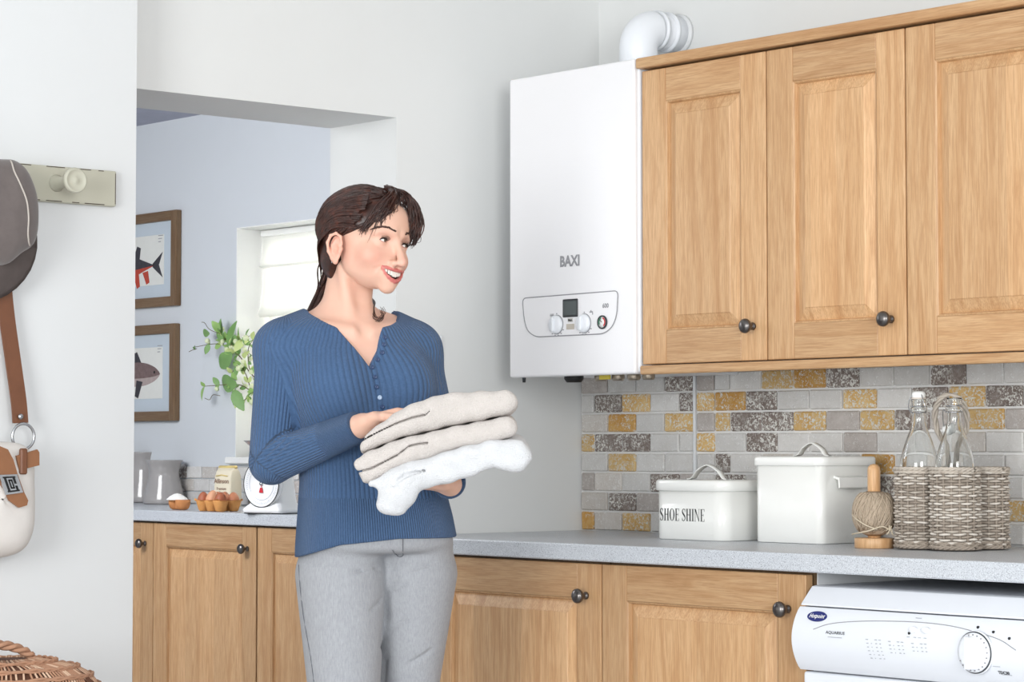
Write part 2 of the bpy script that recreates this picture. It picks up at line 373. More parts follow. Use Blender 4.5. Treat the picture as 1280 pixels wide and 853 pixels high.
def make_door(root, x0, x1, z0, z1, yf, mats, fw=.078, th=.022, kx=None, kz=None):
    mv, mh, mp = mats; xa, xb, za, zb = x0+fw, x1-fw, z0+fw, z1-fw
    g = Geo(); b = .032; d = .0125
    O = [(xa-.006, za-.006), (xb+.006, za-.006), (xb+.006, zb+.006), (xa-.006, zb+.006)]
    I = [(xa+b, za+b), (xb-b, za+b), (xb-b, zb-b), (xa+b, zb-b)]; I2 = [(xa+b+.0025, za+b+.0025), (xb-b-.0025, za+b+.0025), (xb-b-.0025, zb-b-.0025), (xa+b+.0025, zb-b-.0025)]
    vs = [(x, yf+d+.003, z) for x, z in O]+[(x, yf+.0015, z) for x, z in I]+[(x, yf-.0005, z) for x, z in I2]+[(x, yf+th-.002, z) for x, z in O]
    fs = [(8, 9, 10, 11), (12, 13, 14, 15)]
    for a in (0, 4): fs += [(a+i, a+(i+1) % 4, a+4+(i+1) % 4, a+4+i) for i in range(4)]
    fs += [(i, (i+1) % 4, 12+(i+1) % 4, 12+i) for i in range(4)]
    c = ((x0+x1)/2-root.location.x, yf-root.location.y, (z0+z1)/2-root.location.z)
    def P(gg, nm, m, par, cc):
        o = gg.obj(nm, m, None, loc=None); off = Vector(root.location)+Vector(cc)
        for vv in o.data.vertices: vv.co -= off
        o.parent = par; o.location = Vector(cc)-(Vector(c) if par is not root else Vector((0,0,0))); return o
    g.add(vs, fs); door = P(g, 'door', mp, root, c)
    for s0, s1 in ((x0, xa), (xb, x1)):
        P(Geo().box((s0, yf, z0), (s1, yf+th, z1), .0022, 2), 'stile', mv, door, ((s0+s1)/2-root.location.x, c[1], c[2]))
    for s0, s1 in ((z0, za), (zb, z1)):
        P(Geo().box((xa+.0002, yf+.0003, s0), (xb-.0002, yf+th, s1), .0016, 1), 'rail', mh, door, (c[0], c[1], (s0+s1)/2-root.location.z))
    # moulded bead round the panel opening
    bd = Geo(); q = .007
    Oo = [(xa, za), (xb, za), (xb, zb), (xa, zb)]; Ii = [(xa+q, za+q), (xb-q, za+q), (xb-q, zb-q), (xa+q, zb-q)]
    vs = [(x, yf+.001, z) for x, z in Oo]+[((x+u)/2, yf+.0030, (z+t)/2) for (x, z), (u, t) in zip(Oo, Ii)]+[(x, yf+.0135, z) for x, z in Ii]
    bd.add(vs, [(a+i, a+(i+1) % 4, a+4+(i+1) % 4, a+4+i) for a in (0, 4) for i in range(4)])
    P(bd, 'bead', mv, door, c)
    if kx is not None:
        k = knob_geo(0, 0, 0)[0]; k.v = [(a, -b, d2) for a, b, d2 in k.v]; ko = k.obj('knob', M_pewter, door, local=True)
        ko.location = (kx-root.location.x-c[0], yf-root.location.y-c[1], kz-root.location.z-c[2])
    return door
UP = ['oak wall cabinet beside the white boiler, leftmost of the three, with a pewter knob', 'middle oak wall cabinet above the square lidded bin, with a pewter knob',
      'rightmost oak wall cabinet above the wicker bottle carrier, cut by the photo edge']
for i in range(3):
    x0 = .580+.4*i; x1 = x0+.4+(.05 if i == 2 else 0)
    r = thing('wall_cabinet', UP[i], 'cabinet', (x0, -.335, 1.318), 0, 'oak wall cabinets in a row')
    Geo().box((x0+.001, -.305, 1.319), (x1-.001, .0, 2.014)).obj('carcass', M_gap_shade, r)  # dark colour paints shade behind the door and cornice gaps
    make_door(r, x0+.002, x1-.002, 1.3195, 2.0115, -.335, (MW, MWX, MWP), kx=x1-.042, kz=1.396)
x1 = 1.9
g = Geo(); g.box((.577, -.352, 2.0165), (2.0, 0.0, 2.0415), .004, 2); tag(g.obj('cornice', MWX), 'flat oak cornice board lying along the tops of the wall cabinets', 'cornice')
g = Geo(); g.box((.583, -.346, 1.2955), (2.0, -.327, 1.3165), .004, 2); g.box((.583, -.327, 1.300), (2.0, -.31, 1.3165)); tag(g.obj('light_pelmet', MWX), 'oak light pelmet strip fixed under the wall cabinet doors', 'pelmet')
def base_cab(name, label, x0, x1, yf, yb, side='R', kx=None, group=None, white=None):
    r = thing(name, label, 'cabinet', (x0, yf, 0), 0, group)
    Geo().box((x0+.001, yf+.036, .10), (x1-.001, yb, ZW-.0005)).obj('carcass', white or M_lam, r)
    Geo().box((x0+.003, yf+.028, .11), (x1-.003, yf+.0358, ZW-.0015)).obj('gap_shade_sheet', M_gap_shade, r)  # added dark sheet behind the door, painting shade into its gaps
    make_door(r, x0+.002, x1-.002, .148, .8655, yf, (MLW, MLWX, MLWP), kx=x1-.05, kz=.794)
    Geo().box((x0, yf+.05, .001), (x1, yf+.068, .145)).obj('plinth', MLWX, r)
    return r
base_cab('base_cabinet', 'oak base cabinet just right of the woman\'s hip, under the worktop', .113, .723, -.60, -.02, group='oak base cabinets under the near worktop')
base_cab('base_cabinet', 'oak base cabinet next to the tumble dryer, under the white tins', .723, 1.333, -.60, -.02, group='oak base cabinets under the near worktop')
tag(Geo().box((.004, -.598, .001), (.112, -.03, ZW-.001), .001).obj('filler_panel', MLW), 'oak filler panel closing the run at the wall end, behind the woman', 'panel')
FB = [(-3.12, 'far oak base cabinet cut by the white wall edge, under the grey jugs'), (-2.504, 'oak base cabinet in the far room under the egg tray'), (-1.884, 'oak base cabinet in the far room beside the woman, under the scales'), (-1.27, 'oak base cabinet in the far room hidden mostly behind the woman')]
for x0, lb in FB[:3]: base_cab('base_cabinet', lb, x0, x0+.616, .302, .86, group='oak base cabinets in the far room')

# ---------------------------------------------------------------- boiler
BX0, BX1, BY, BZ0, BZ1 = .118, .5745, -.347, 1.298, 2.043
bo = thing('boiler', 'tall white wall-hung boiler in the corner, left of the oak wall cabinets', 'boiler', (BX0, BY, BZ0))
Geo().box((BX0+.004, BY+.012, BZ0+.004), (BX1-.001, -.0015, BZ1-.002), .004, 2).obj('casing', M_plast, bo)
Geo().box((BX0, BY, BZ0), (BX1-.006, BY+.03, BZ1), .006, 3, smooth=False).obj('front_panel', M_boiler, bo)
YB = BY-.0008
pan = [(0.1697, -0.347, 1.4939), (0.5128, -0.347, 1.4961), (0.5085, -0.347, 1.4384), (0.4933, -0.347, 1.4106), (0.4628, -0.347, 1.3955), (0.2188, -0.347, 1.3962), (0.1876, -0.347, 1.412), (0.1757, -0.347, 1.4421)]
def smooth_loop(pts, n=12, rr=.35):
    P = [Vector((p[0], p[2])) for p in pts]; out = []
    m = len(P)
    for i in range(m):
        a, b, c = P[i-1], P[i], P[(i+1) % m]
        d = min((a-b).length, (c-b).length)*rr; d = min(d, .014) if i in (0, 1) else d
        s0 = b+(a-b).normalized()*d; s1 = b+(c-b).normalized()*d
        for k in range(6):
            t = k/5; out.append((s0*(1-t)**2+b*2*t*(1-t)+s1*t*t))
    return out
lp = smooth_loop(pan, rr=.48)
cp = Geo().prism([(p.x, p.y) for p in lp], BY+.002, BY-.0012).obj('control_panel', M_boiler, bo)
Geo().tube([(p.x, BY-.0012, p.y) for p in lp], .0013, 6, closed=True).obj('panel_outline', M_grey, cp)
def ring_on(y, cx, cz, r, prof_mat, name, par, prof):
    return Geo().lathe([(a, -b) for a, b in prof], (cx, y, cz), 28, 1).obj(name, prof_mat, par)
for px in ((0.2962, -0.348, 1.4237), (0.3951, -0.348, 1.4228)):
    k = ring_on(BY-.001, px[0], px[2], 0, M_plast, 'dial', cp, [(.0225, 0), (.0225, .004), (.0205, .010), (.019, .0115), (0, .0118)])
    Geo().tube([(px[0]+.0232*math.cos(t), BY-.0016, px[2]+.0232*math.sin(t)) for t in np.linspace(0, 2*math.pi, 36, endpoint=False)], .0009, 5, closed=True).obj('dial_edge', M_grey, k)
    Geo().box((px[0]-.0032, BY-.0185, px[2]-.0165), (px[0]+.0032, BY-.011, px[2]+.0165), .002, 2).obj('grip', M_plast, k)
    g = Geo()
    for a in range(-150, -29, 24):
        t = math.radians(a); g.box((px[0]+.027*math.cos(t)-.0022, BY-.0016, px[2]+.027*math.sin(t)-.0013), (px[0]+.027*math.cos(t)+.0022, BY-.0011, px[2]+.027*math.sin(t)+.0013))
    g.box((px[0]-.0018, BY-.0016, px[2]+.0255), (px[0]+.0018, BY-.0011, px[2]+.028)); tag(g.obj('dial_marks', M_grey, cp), kind='stuff')
a = (0.3223, -0.348, 1.4421); b = (0.3697, -0.348, 1.4817)
Geo().box((a[0]-.003, BY-.0026, a[2]-.002), (b[0]+.003, BY-.0008, b[2]+.002), .002).obj('display_frame', M_dgrey, cp)
Geo().box((a[0]+.001, BY-.0034, a[2]+.002), (b[0]-.001, BY-.0022, b[2]-.002), .001).obj('display', M_lcd, cp)
c = (0.4597, -0.348, 1.4232)
gg = ring_on(BY-.0008, c[0], c[2], 0, M_dgrey, 'pressure_gauge', cp, [(.0165, 0), (.0165, .004), (.0135, .0045), (.0135, .003), (0, .003)])
ring_on(BY-.0036, c[0], c[2], 0, M_white, 'gauge_face', gg, [(.0128, 0), (.0128, .0005), (0, .0005)])
for aa, bb, m in ((100, 215, M_green), (-60, 80, M_red)):
    poly = [(c[0]+r*math.cos(math.radians(t)), c[2]+r*math.sin(math.radians(t))) for r, ts in ((.0122, range(aa, bb+1, 15)), (.0085, range(bb, aa-1, -15))) for t in ts]
    Geo().prism(poly, BY-.0046, BY-.0042).obj('gauge_band', m, gg)
Geo().tube([(c[0], BY-.0048, c[2]), (c[0]-.007, BY-.0048, c[2]+.006)], .0008, 5).obj('gauge_needle', M_black, gg)
a = (0.3452, -0.348, 1.4102)
Geo().box((a[0]-.014, BY-.0018, a[2]), (a[0]+.014, BY-.0008, a[2]+.0135)).obj('sticker', M_tag, cp)
Geo().box((a[0]-.009, BY-.0018, a[2]+.0175), (a[0]+.009, BY-.0008, a[2]+.0275)).obj('plate', plain('pale_plate', srgb(206,204,200), .4), cp)
Geo().text('Main', (a[0], BY-.0021, a[2]+.0225), (1,0,0), (0,0,1), .008, bold=.0003).obj('plate_mark', M_print, cp)
a = (0.4696, -0.348, 1.4619); Geo().text('600', (a[0], BY-.0016, a[2]), (1,0,0), (0,0,1), .0145, bold=.0006).obj('model_number', M_grey, cp)
for (px, sym) in (((0.2788, -0.348, 1.4468), 0), ((0.4192, -0.348, 1.4478), 1)):
    g = Geo()
    if sym == 0:
        for k in range(4): g.box((px[0]-.006+.0035*k, BY-.0016, px[2]-.004), (px[0]-.0045+.0035*k, BY-.0011, px[2]+.004))
        g.box((px[0]-.007, BY-.0016, px[2]-.0005), (px[0]+.007, BY-.0011, px[2]+.0006))
    else: g.box((px[0]-.006, BY-.0016, px[2]), (px[0]+.006, BY-.0011, px[2]+.003)); g.box((px[0]+.004, BY-.0016, px[2]-.005), (px[0]+.0065, BY-.0011, px[2])); g.box((px[0]-.002, BY-.0016, px[2]+.003), (px[0]+.001, BY-.0011, px[2]+.006))
    tag(g.obj('symbol', M_grey, cp), kind='stuff')
a = (0.3427, -0.348, 1.5751)
Geo().text('BAXI', (a[0], BY-.0008, a[2]), (1,0,0), (0,0,1), .036, bold=.0013, sx=.92).obj('lettering', M_grey, bo)
# flue
FX, FY, FR, FZ = (0.3011, -0.075, 2.13)[0], -.075, .0485, (0.3072, -0.075, 2.2286)[2]-.0485
g = Geo(); path = [(FX, FY, BZ1-.003), (FX, FY, FZ-.052)]
for k in range(1, 13):
    t = k/12*math.pi/2; path.append((FX, FY+.052*(1-math.cos(t)), FZ-.052+.052*math.sin(t)))
g.tube(path, FR, 32); fl = g.obj('flue_elbow', M_plast, bo)
Geo().tube([(FX, FY+.05, FZ), (FX, .0695, FZ)], FR-.003, 32).obj('flue_pipe', M_plast, bo)
for y in (FY+.056, FY+.092): Geo().tube([(FX, y, FZ), (FX, y+.010, FZ)], FR+.003, 32).obj('flue_collar', M_plast, bo)
Geo().tube([(FX, .058, FZ), (FX, .0695, FZ)], FR+.003, 32).obj('wall_seal', M_lam, bo)
Geo().tube([(FX, FY, BZ1-.002), (FX, FY, BZ1+.012)], FR+.006, 32).obj('flue_base', M_plast, bo)
# fittings under the casing
def pipe(x, y, z0, r, m, nm): Geo().tube([(x, y, BZ0+.01), (x, y, z0)], r, 12).obj(nm, m, bo)
Geo().lathe([(0, -.012), (.018, -.012), (.024, -.004), (.024, .008)], (.305, -.30, BZ0-.002), 18, 2).obj('drain_cap', M_black, bo)
M_brass = plain('dull_brass', srgb(168,156,140), .4, .8); M_yel = plain('yellow_tag', srgb(210,190,70), .5)
for i, x in enumerate((.37, .43, .485, .535)):
    Geo().lathe([(.0, -.012), (.013, -.012), (.016, -.007), (.016, .01)], (x, -.27, BZ0), 6 if i % 2 else 14, 2).obj('pipe_fitting', M_brass, bo)
Geo().box((.39, -.295, BZ0-.009), (.425, -.29, BZ0+.004)).obj('valve_lever', M_yel, bo)
Geo().lathe([(.004, -.012), (.005, 0), (.005, .006)], (.155, -.33, BZ0), 10, 2).obj('screw', M_dgrey, bo)

# ---------------------------------------------------------------- things on the worktop
def rrect(x0, x1, y0, y1, r, n=6):
    out = []
    for cx, cy, a0 in ((x1-r, y1-r, 0), (x0+r, y1-r, 90), (x0+r, y0+r, 180), (x1-r, y0+r, 270)):
        for k in range(n+1):
            t = math.radians(a0+90*k/n); out.append((cx+r*math.cos(t), cy+r*math.sin(t)))
    return out
def shell(levels, cap=True):
    # levels: list of (loop2D, z)
    g = Geo(); n = len(levels[0][0]); vs = [(x, y, z) for lp, z in levels for x, y in lp]; fs = []
    for j in range(len(levels)-1): fs += [(j*n+i, j*n+(i+1) % n, (j+1)*n+(i+1) % n, (j+1)*n+i) for i in range(n)]
    if cap: fs += [tuple(range(n))[::-1], tuple(range((len(levels)-1)*n, len(levels)*n))]
    g.add(vs, fs, 0, True); return g
def strap_arch(g, c, half, h, wid, th, axis=0):
    # a flat band bent into an arch, spanning +-half along axis
    prof = spline([(-half-.012, .001), (-half+.002, .004), (-half*.62, h*.62), (0, h), (half*.62, h*.62), (half-.002, .004), (half+.012, .001)], 29)
    rows = []
    for k, (a, z) in enumerate(prof):
        t = prof[min(k+1, 28)]-prof[max(k-1, 0)]; t = t/np.linalg.norm(t); nrm = np.array([-t[1], t[0]])*th/2
        row = []
        for (sw, sn) in ((-1, -1), (1, -1), (1, 1), (-1, 1)):
            aa, zz = a+nrm[0]*sn, z+nrm[1]*sn
            row.append((c[0]+aa, c[1]+sw*wid/2, c[2]+zz) if axis == 0 else (c[0]+sw*wid/2, c[1]+aa, c[2]+zz))
        rows.append(row+[row[0]])
    return g.grid(np.array(rows))
def tin(name, label, x0, x1, y0, y1, h, lid_h, r, cat):
    t = thing(name, label, cat, ((x0+x1)/2, (y0+y1)/2, ZT))
    b = .003
    shell([(rrect(x0+b, x1-b, y0+b, y1-b, r-b), ZT+.0005), (rrect(x0, x1, y0, y1, r), ZT+b), (rrect(x0, x1, y0, y1, r), ZT+h)]).obj('body', M_enamel, t)
    e = .007; z0, z1 = ZT+h-.002, ZT+h+lid_h
    lid = shell([(rrect(x0-e+.002, x1+e-.002, y0-e+.002, y1+e-.002, r+e), z0), (rrect(x0-e, x1+e, y0-e, y1+e, r+e), z0+.002), (rrect(x0-e, x1+e, y0-e, y1+e, r+e), z1-.005), (rrect(x0-e+.002, x1+e-.002, y0-e+.002, y1+e-.002, r+e), z1-.001), (rrect(x0-e+.006, x1+e-.006, y0-e+.006, y1+e-.006, r+e-.004), z1)]).obj('lid', M_enamel, t)
    return t, lid, z1
def stroke(g, pts, ws, y):
    P = np.array(pts, float); n = len(P); vs = []
    for k in range(n):
        t = P[min(k+1, n-1)]-P[max(k-1, 0)]; t = t/np.linalg.norm(t); nn = np.array([-t[1], t[0]])*ws[k]/2
        vs += [(P[k][0]+nn[0], y, P[k][1]+nn[1]), (P[k][0]-nn[0], y, P[k][1]-nn[1])]
    g.add(vs, [(2*k, 2*k+1, 2*k+3, 2*k+2) for k in range(n-1)])
def serif_word(word, x, z, h, y):
    # condensed roman capitals drawn with thick and thin strokes
    g = Geo(); T, t, s = .13*h, .045*h, .04*h; W = dict(S=.40, H=.58, O=.56, E=.46, I=.22, N=.60)
    def rect(a, b, c, d): g.add([(x+a*h, y, z+b*h), (x+c*h, y, z+b*h), (x+c*h, y, z+d*h), (x+a*h, y, z+d*h)], [(0, 1, 2, 3)])
    for ch in word:
        if ch == ' ': x += .26*h; continue
        wd = W[ch]; Tn, tn, sn = .12, .04, .045
        def stem(c, th=.12, top=True, bot=True):
            rect(c-th/2, 0, c+th/2, 1)
            if bot: rect(c-th/2-.06, 0, c+th/2+.06, .03)
            if top: rect(c-th/2-.06, .97, c+th/2+.06, 1)
        if ch == 'H': stem(.12); stem(wd-.12); rect(.12, .49, wd-.12, .53)
        elif ch == 'I': stem(wd/2)
        elif ch == 'E':
            stem(.12); rect(.12, .965, wd, 1); rect(.12, 0, wd, .035); rect(.12, .5, wd-.1, .535)
            rect(wd-.035, 0, wd, .2); rect(wd-.035, .8, wd, 1); rect(wd-.13, .41, wd-.1, .62)
        elif ch == 'N':
            stem(.09, .035, bot=True, top=False); stem(wd-.07, .035, top=True, bot=False); rect(0, .97, .14, 1)
            g.add([(x+.02*h, y, z+h), (x+.16*h, y, z+h), (x+(wd-.05)*h, y, z), (x+(wd-.1)*h, y, z)], [(0, 1, 2, 3)])
        elif ch == 'O':
            n = 32; vs = []
            for k in range(n):
                a = 2*math.pi*k/n; vs += [(x+(wd/2+wd/2*math.cos(a))*h, y, z+(.5+.51*math.sin(a))*h), (x+(wd/2+(wd/2-.12)*math.cos(a))*h, y, z+(.5+.475*math.sin(a))*h)]
            g.add(vs, [(2*k, 2*k+1, (2*k+3) % (2*n), (2*k+2) % (2*n)) for k in range(n)])
        elif ch == 'S':
            p = spline([(.36, .80), (.33, .92), (.20, .985), (.08, .90), (.05, .76), (.12, .62), (.26, .46), (.35, .32), (.34, .14), (.22, .015), (.09, .05), (.03, .20)], 40)
            ws = [h*(.05+.09*math.exp(-((k/39-.5)/.17)**2)) for k in range(40)]
            stroke(g, [(x+a*h, z+b*h) for a, b in p], ws, y); rect(.345, .72, .375, .98); rect(.015, .02, .045, .27)
        x += (wd+.08)*h
    return g, x
def tin_corners(): pass
# SHOE SHINE tin
sx0, sx1, sy0, sy1 = .572, .800, -.293, -.150
t, lid, z1 = tin('lidded_tin', 'low white enamel tin lettered SHOE SHINE with a handled lid', sx0, sx1, sy0, sy1, .116, .024, .034, 'tin')
sg, xe = serif_word('SHOE SHINE', 0, 0, 1.0, 0)
hh = .0285; tw = .148; kx = tw/xe
sg.v = [(sx0+.024+a*kx, sy0-.0006, ZT+.0445+c2*hh) for a, b, c2 in sg.v]; sg.obj('lettering', M_print, t)
g = Geo(); strap_arch(g, ((sx0+sx1)/2+.0, (sy0+sy1)/2, z1), .052, .034, .017, .0022); g.obj('handle', M_enamel, lid)
# tall square bin
bx0, bx1, by0, by1 = .858, 1.062, -.252, -.065
t, lid, z1 = tin('lidded_bin', 'taller plain white square enamel bin with a handled lid and side grip', bx0, bx1, by0, by1, .176, .019, .020, 'tin')
g = Geo(); strap_arch(g, ((bx0+bx1)/2-.005, (by0+by1)/2, z1), .042, .030, .017, .0022); g.obj('handle', M_enamel, lid)
g = Geo(); ym = (by0+by1)/2+.005; zz = ZT+.136
prof = [(bx1-.001, .016), (bx1+.016, .012), (bx1+.018, -.010), (bx1+.014, -.012), (bx1+.012, .007), (bx1-.001, .011)]
g.prism([(x, zz+z) for x, z in prof], ym-.055, ym+.055); g.obj('side_grip', M_enamel, t)

# twine on a wooden holder
M_beech = oak('beech_turned', 2, 1.16)
wx, wy = (1.2624, -0.3065, 0.91)[0], (1.2624, -0.3065, 0.91)[1]
t = thing('twine_holder', 'turned beech stand with an upright dowel beside the wicker carrier', 'stand', (wx, wy, ZT))
Geo().lathe([(.041, .0005), (.0425, .002), (.0425, .020), (.041, .022), (0, .022)], (wx, wy, ZT), 28).obj('base', M_beech, t)
Geo().lathe([(.0138, .02), (.0138, .166), (.0125, .173), (.008, .178), (0, .180)], (wx, wy, ZT), 18).obj('dowel', M_beech, t)
M_twine = plain('jute_twine', srgb(184,167,147), .85, spec=.15, var=.22, scale=160, bump=.4)
M_twine2 = plain('jute_twine_shadowed', srgb(160,145,122), .85, spec=.15, var=.25, scale=160)
tb = thing('twine_ball', 'ball of natural jute twine wound round the dowel of the beech stand', 'twine', (wx, wy, ZT+.022))
cz = ZT+.0755
g = Geo(); g.lathe([(.0150, -.049), (.026, -.044), (.038, -.030), (.0445, -.008), (.0445, .010), (.038, .031), (.028, .042), (.0150, .046)], (wx, wy, cz), 32, closed=True); g.obj('core', M_twine, tb)
g = Geo()
for i in range(150):
    az = random.uniform(0, 2*math.pi); tl = random.uniform(.15, .75)*random.choice((1, 1, 1, -1)); pts = []
    L = random.uniform(.55, 1.1); c0 = random.uniform(-.25, .25)
    for k in range(10):
        u = -L+2*L*k/9; lat = max(-1.13, min(1.13, u+c0)); lon = az+tl*u
        rx = .0450*math.cos(lat)**.62+.0012; pts.append((wx+rx*math.cos(lon), wy+rx*math.sin(lon), cz+.0475*math.sin(lat)))
    g.tube(pts, random.uniform(.0010, .0015), 5)
tw_ = g.obj('winding', M_twine, tb); tag(tw_, kind='stuff')
g = Geo()
pts = [(wx+.0475*math.cos(a)*.98, wy+.0475*math.sin(a)*.98, cz+z) for a, z in ((math.radians(205), .004), (math.radians(230), -.004), (math.radians(260), -.014), (math.radians(290), -.026), (math.radians(318), -.034))]
g.tube(spline(pts, 24), .0015, 6)
pts = [(wx-.036, wy-.03, cz-.046), (wx-.01, wy-.046, cz-.043), (wx+.022, wy-.044, cz-.037), (wx+.043, wy-.026, cz-.028), (wx+.050, wy-.012, cz-.034)]
g.tube(spline(pts, 24), .0016, 6)
for k in range(14):
    a = random.uniform(0, 6.28); q = (wx+.052+random.uniform(-.008, .01), wy-.012+random.uniform(-.01, .01), cz-.038+random.uniform(-.012, .012))
    g.tube(spline([(wx+.050, wy-.012, cz-.034), ((wx+.05+q[0])/2+.004, wy-.014, (cz-.034+q[2])/2+.003), q], 8), .0011, 5)
g.obj('loose_end', plain('pale_twine', srgb(205,192,170), .85, spec=.15, var=.1), tb)

# wicker bottle carrier
M_wick = [plain('grey_willow', srgb(190,180,168), .7, spec=.2, var=.22, scale=60), plain('grey_willow_dark', srgb(158,146,134), .75, spec=.2, var=.25, scale=60), plain('grey_willow_pale', srgb(214,206,196), .7, spec=.2, var=.15, scale=60)]
kc = (1.412, -.232); LR = .0500; PIT = .095
lob = [(kc[0]+a*PIT/2, kc[1]+b*PIT/2) for a, b in ((1, -1), (-1, -1), (1, 1), (-1, 1))]
bk = thing('bottle_carrier', 'grey willow wicker carrier of four round cells with a looped handle', 'basket', (kc[0], kc[1], ZT))
H = .172
for li, (cx, cy) in enumerate(lob):
    cell = Geo(); cell.lathe([(.0, .002), (LR-.004, .002), (LR-.004, H-.006), (LR-.007, H-.006), (LR-.007, .006), (0, .006)], (cx, cy, ZT), 26)
    co = cell.obj('cell', M_wick[1], bk)
    stakes = 18; g = Geo(); gd = Geo(); gp = Geo()
    for s_ in range(stakes):
        a = 2*math.pi*s_/stakes; g.tube([(cx+LR*.97*math.cos(a), cy+LR*.97*math.sin(a), ZT+.003), (cx+LR*.97*math.cos(a), cy+LR*.97*math.sin(a), ZT+H)], .0026, 6)
    tag(g.obj('stakes', M_wick[1], co), kind='stuff')
    rows = 27
    sets = [Geo(), Geo(), Geo()]
    for rr in range(rows):
        z = ZT+.012+rr*(H-.022)/(rows-1); n = stakes*6; ph = math.pi*(rr % 2); pts = []; w0 = random.uniform(.0022, .0027)
        for k in range(n):
            a = 2*math.pi*k/n; rad = LR-.001+.0042*math.cos(a*stakes/2+ph)
            pts.append((cx+rad*math.cos(a), cy+rad*math.sin(a), z+.0007*math.sin(3*a+rr*.7+li)+.0007*math.sin(a*7+rr)))
        sets[random.choice((0, 0, 1, 2))].tube(pts, w0, 5, closed=True)
    for q, gg in enumerate(sets): tag(gg.obj('weave', M_wick[q], co), kind='stuff')
    for zz, rr in ((ZT+H-.002, .0046), (ZT+H-.009, .0036), (ZT+.0075, .0048), (ZT+.0155, .0038)):
        g = Geo()
        for strand in range(3):
            pts = []
            for k in range(72):
                a = 2*math.pi*k/72; b = a*9+strand*2.094; rad = LR+.001+rr*.55*math.cos(b); pts.append((cx+rad*math.cos(a), cy+rad*math.sin(a), zz+rr*.55*math.sin(b)))
            g.tube(pts, rr*.58, 5, closed=True)
        g.obj('braided_rim', M_wick[0 if zz > ZT+.1 else 1], co)
g = Geo(); hz = ZT+H
hp = spline([(kc[0]-.006, kc[1]-.004, ZT+.08), (kc[0]-.008, kc[1]-.004, hz+.03), (kc[0]-.03, kc[1]-.006, hz+.075), (kc[0]-.036, kc[1]-.008, hz+.118), (kc[0]-.018, kc[1]-.006, hz+.150), (kc[0]+.012, kc[1]+.0, hz+.153), (kc[0]+.034, kc[1]+.006, hz+.125), (kc[0]+.034, kc[1]+.008, hz+.08), (kc[0]+.012, kc[1]+.004, hz+.035), (kc[0]+.006, kc[1]+.004, ZT+.08)], 80)
for st in range(3):
    pts = []
    for k, p in enumerate(hp):
        b = k*.42+st*2.094; pts.append((p[0]+.0036*math.cos(b), p[1]+.0036*math.sin(b), p[2]+.0014*math.sin(b*1.3)))
    g.tube(pts, .0034, 6)
g.obj('handle', M_wick[0], bk)
gl = NT('clear_glass'); gl.set(Roughness=.0, Transmission_Weight=1.0, IOR=1.46, Base_Color=(.985,.995,.99,1)); M_glass = gl.m
M_ceram = plain('white_ceramic', srgb(245,245,243), .2, var=.005)
def bottle(label, cx, cy, open_=False):
    b = thing('swing_top_bottle', label, 'bottle', (cx, cy, ZT+.0075), 0, 'swing-top bottles in the wicker carrier')
    z = ZT+.0075
    out = [(r_, h_ if h_ < .1 else h_-.016) for r_, h_ in [(0, .0), (.036, .0), (.0405, .004), (.0412, .02), (.0412, .180), (.0400, .196), (.036, .214), (.0275, .240), (.0195, .260), (.0155, .276), (.0145, .296), (.0175, .300), (.0180, .306), (.0150, .309), (.0150, .318), (.0165, .322), (.0155, .327)]]
    inn = [(r-.0028 if r > .01 else 0, max(h, .006)) for r, h in out][::-1]
    inn[0] = (.0115, .311)
    Geo().lathe(out+inn, (cx, cy, z), 32).obj('glass_body', M_glass, b)
    wire = Geo()
    for zz in (.281, .2945): wire.tube([(cx+.0172*math.cos(a), cy+.0172*math.sin(a), z+zz) for a in np.linspace(0, 2*math.pi, 20, endpoint=False)], .0011, 5, closed=True)
    if not open_:
        for s_ in (-1, 1): wire.tube(spline([(cx+s_*.0180, cy, z+.281), (cx+s_*.0225, cy-.004, z+.286), (cx+s_*.0205, cy-.008, z+.302), (cx+s_*.012, cy-.006, z+.320), (cx+s_*.004, cy, z+.324)], 14), .0011, 5)
        Geo().lathe([(0, .309), (.0115, .309), (.0145, .313), (.0145, .322), (.012, .326), (0, .327)], (cx, cy, z), 20).obj('stopper', M_ceram, b)
        Geo().lathe([(.0118, .3095), (.0162, .3095), (.0162, .313), (.0118, .313)], (cx, cy, z), 20, closed=True).obj('seal', plain('clear_rubber', srgb(215,205,195), .5), b)
    else:
        d = Vector((-.7, .45, 0)).normalized(); q = Vector((cx, cy, z+.246))+d*.034
        for s_ in (-1, 1):
            sv = Vector((-d.y, d.x, 0))*.0165*s_
            wire.tube(spline([Vector((cx, cy, z+.281))+sv, Vector((cx, cy, z+.284))+sv*1.25+d*.012, q+sv*.7+Vector((0,0,.006)), q+sv*.2], 14), .0011, 5)
        g = Geo(); g.lathe([(0, -.008), (.0115, -.008), (.0145, -.004), (.0145, .005), (.012, .009), (0, .010)], (0, 0, 0), 18)
        R = Matrix.Rotation(.5, 3, 'X'); g.v = [tuple(R @ Vector(p)+q) for p in g.v]; g.obj('stopper', M_ceram, b)
    wire.obj('wire_bail', M_steel, b)
    return b
bottle('clear swing-top glass bottle closed by its white stopper, in the left wicker cell', *lob[1])
bottle('clear swing-top glass bottle standing open, its stopper hanging, in the front wicker cell', lob[0][0], lob[0][1], True)
# folded paper tag inside the left bottle's shoulder is not separable; the white scrap behind it stands in the back cell
tag(Geo().box((lob[3][0]-.012, lob[3][1]-.001, ZT+.0075), (lob[3][0]+.014, lob[3][1]+.001, ZT+.205), .0005).obj('paper_slip', plain('white_paper', srgb(246,246,246), .8)), 'white paper slip standing in the back wicker cell behind the closed bottle', 'paper')

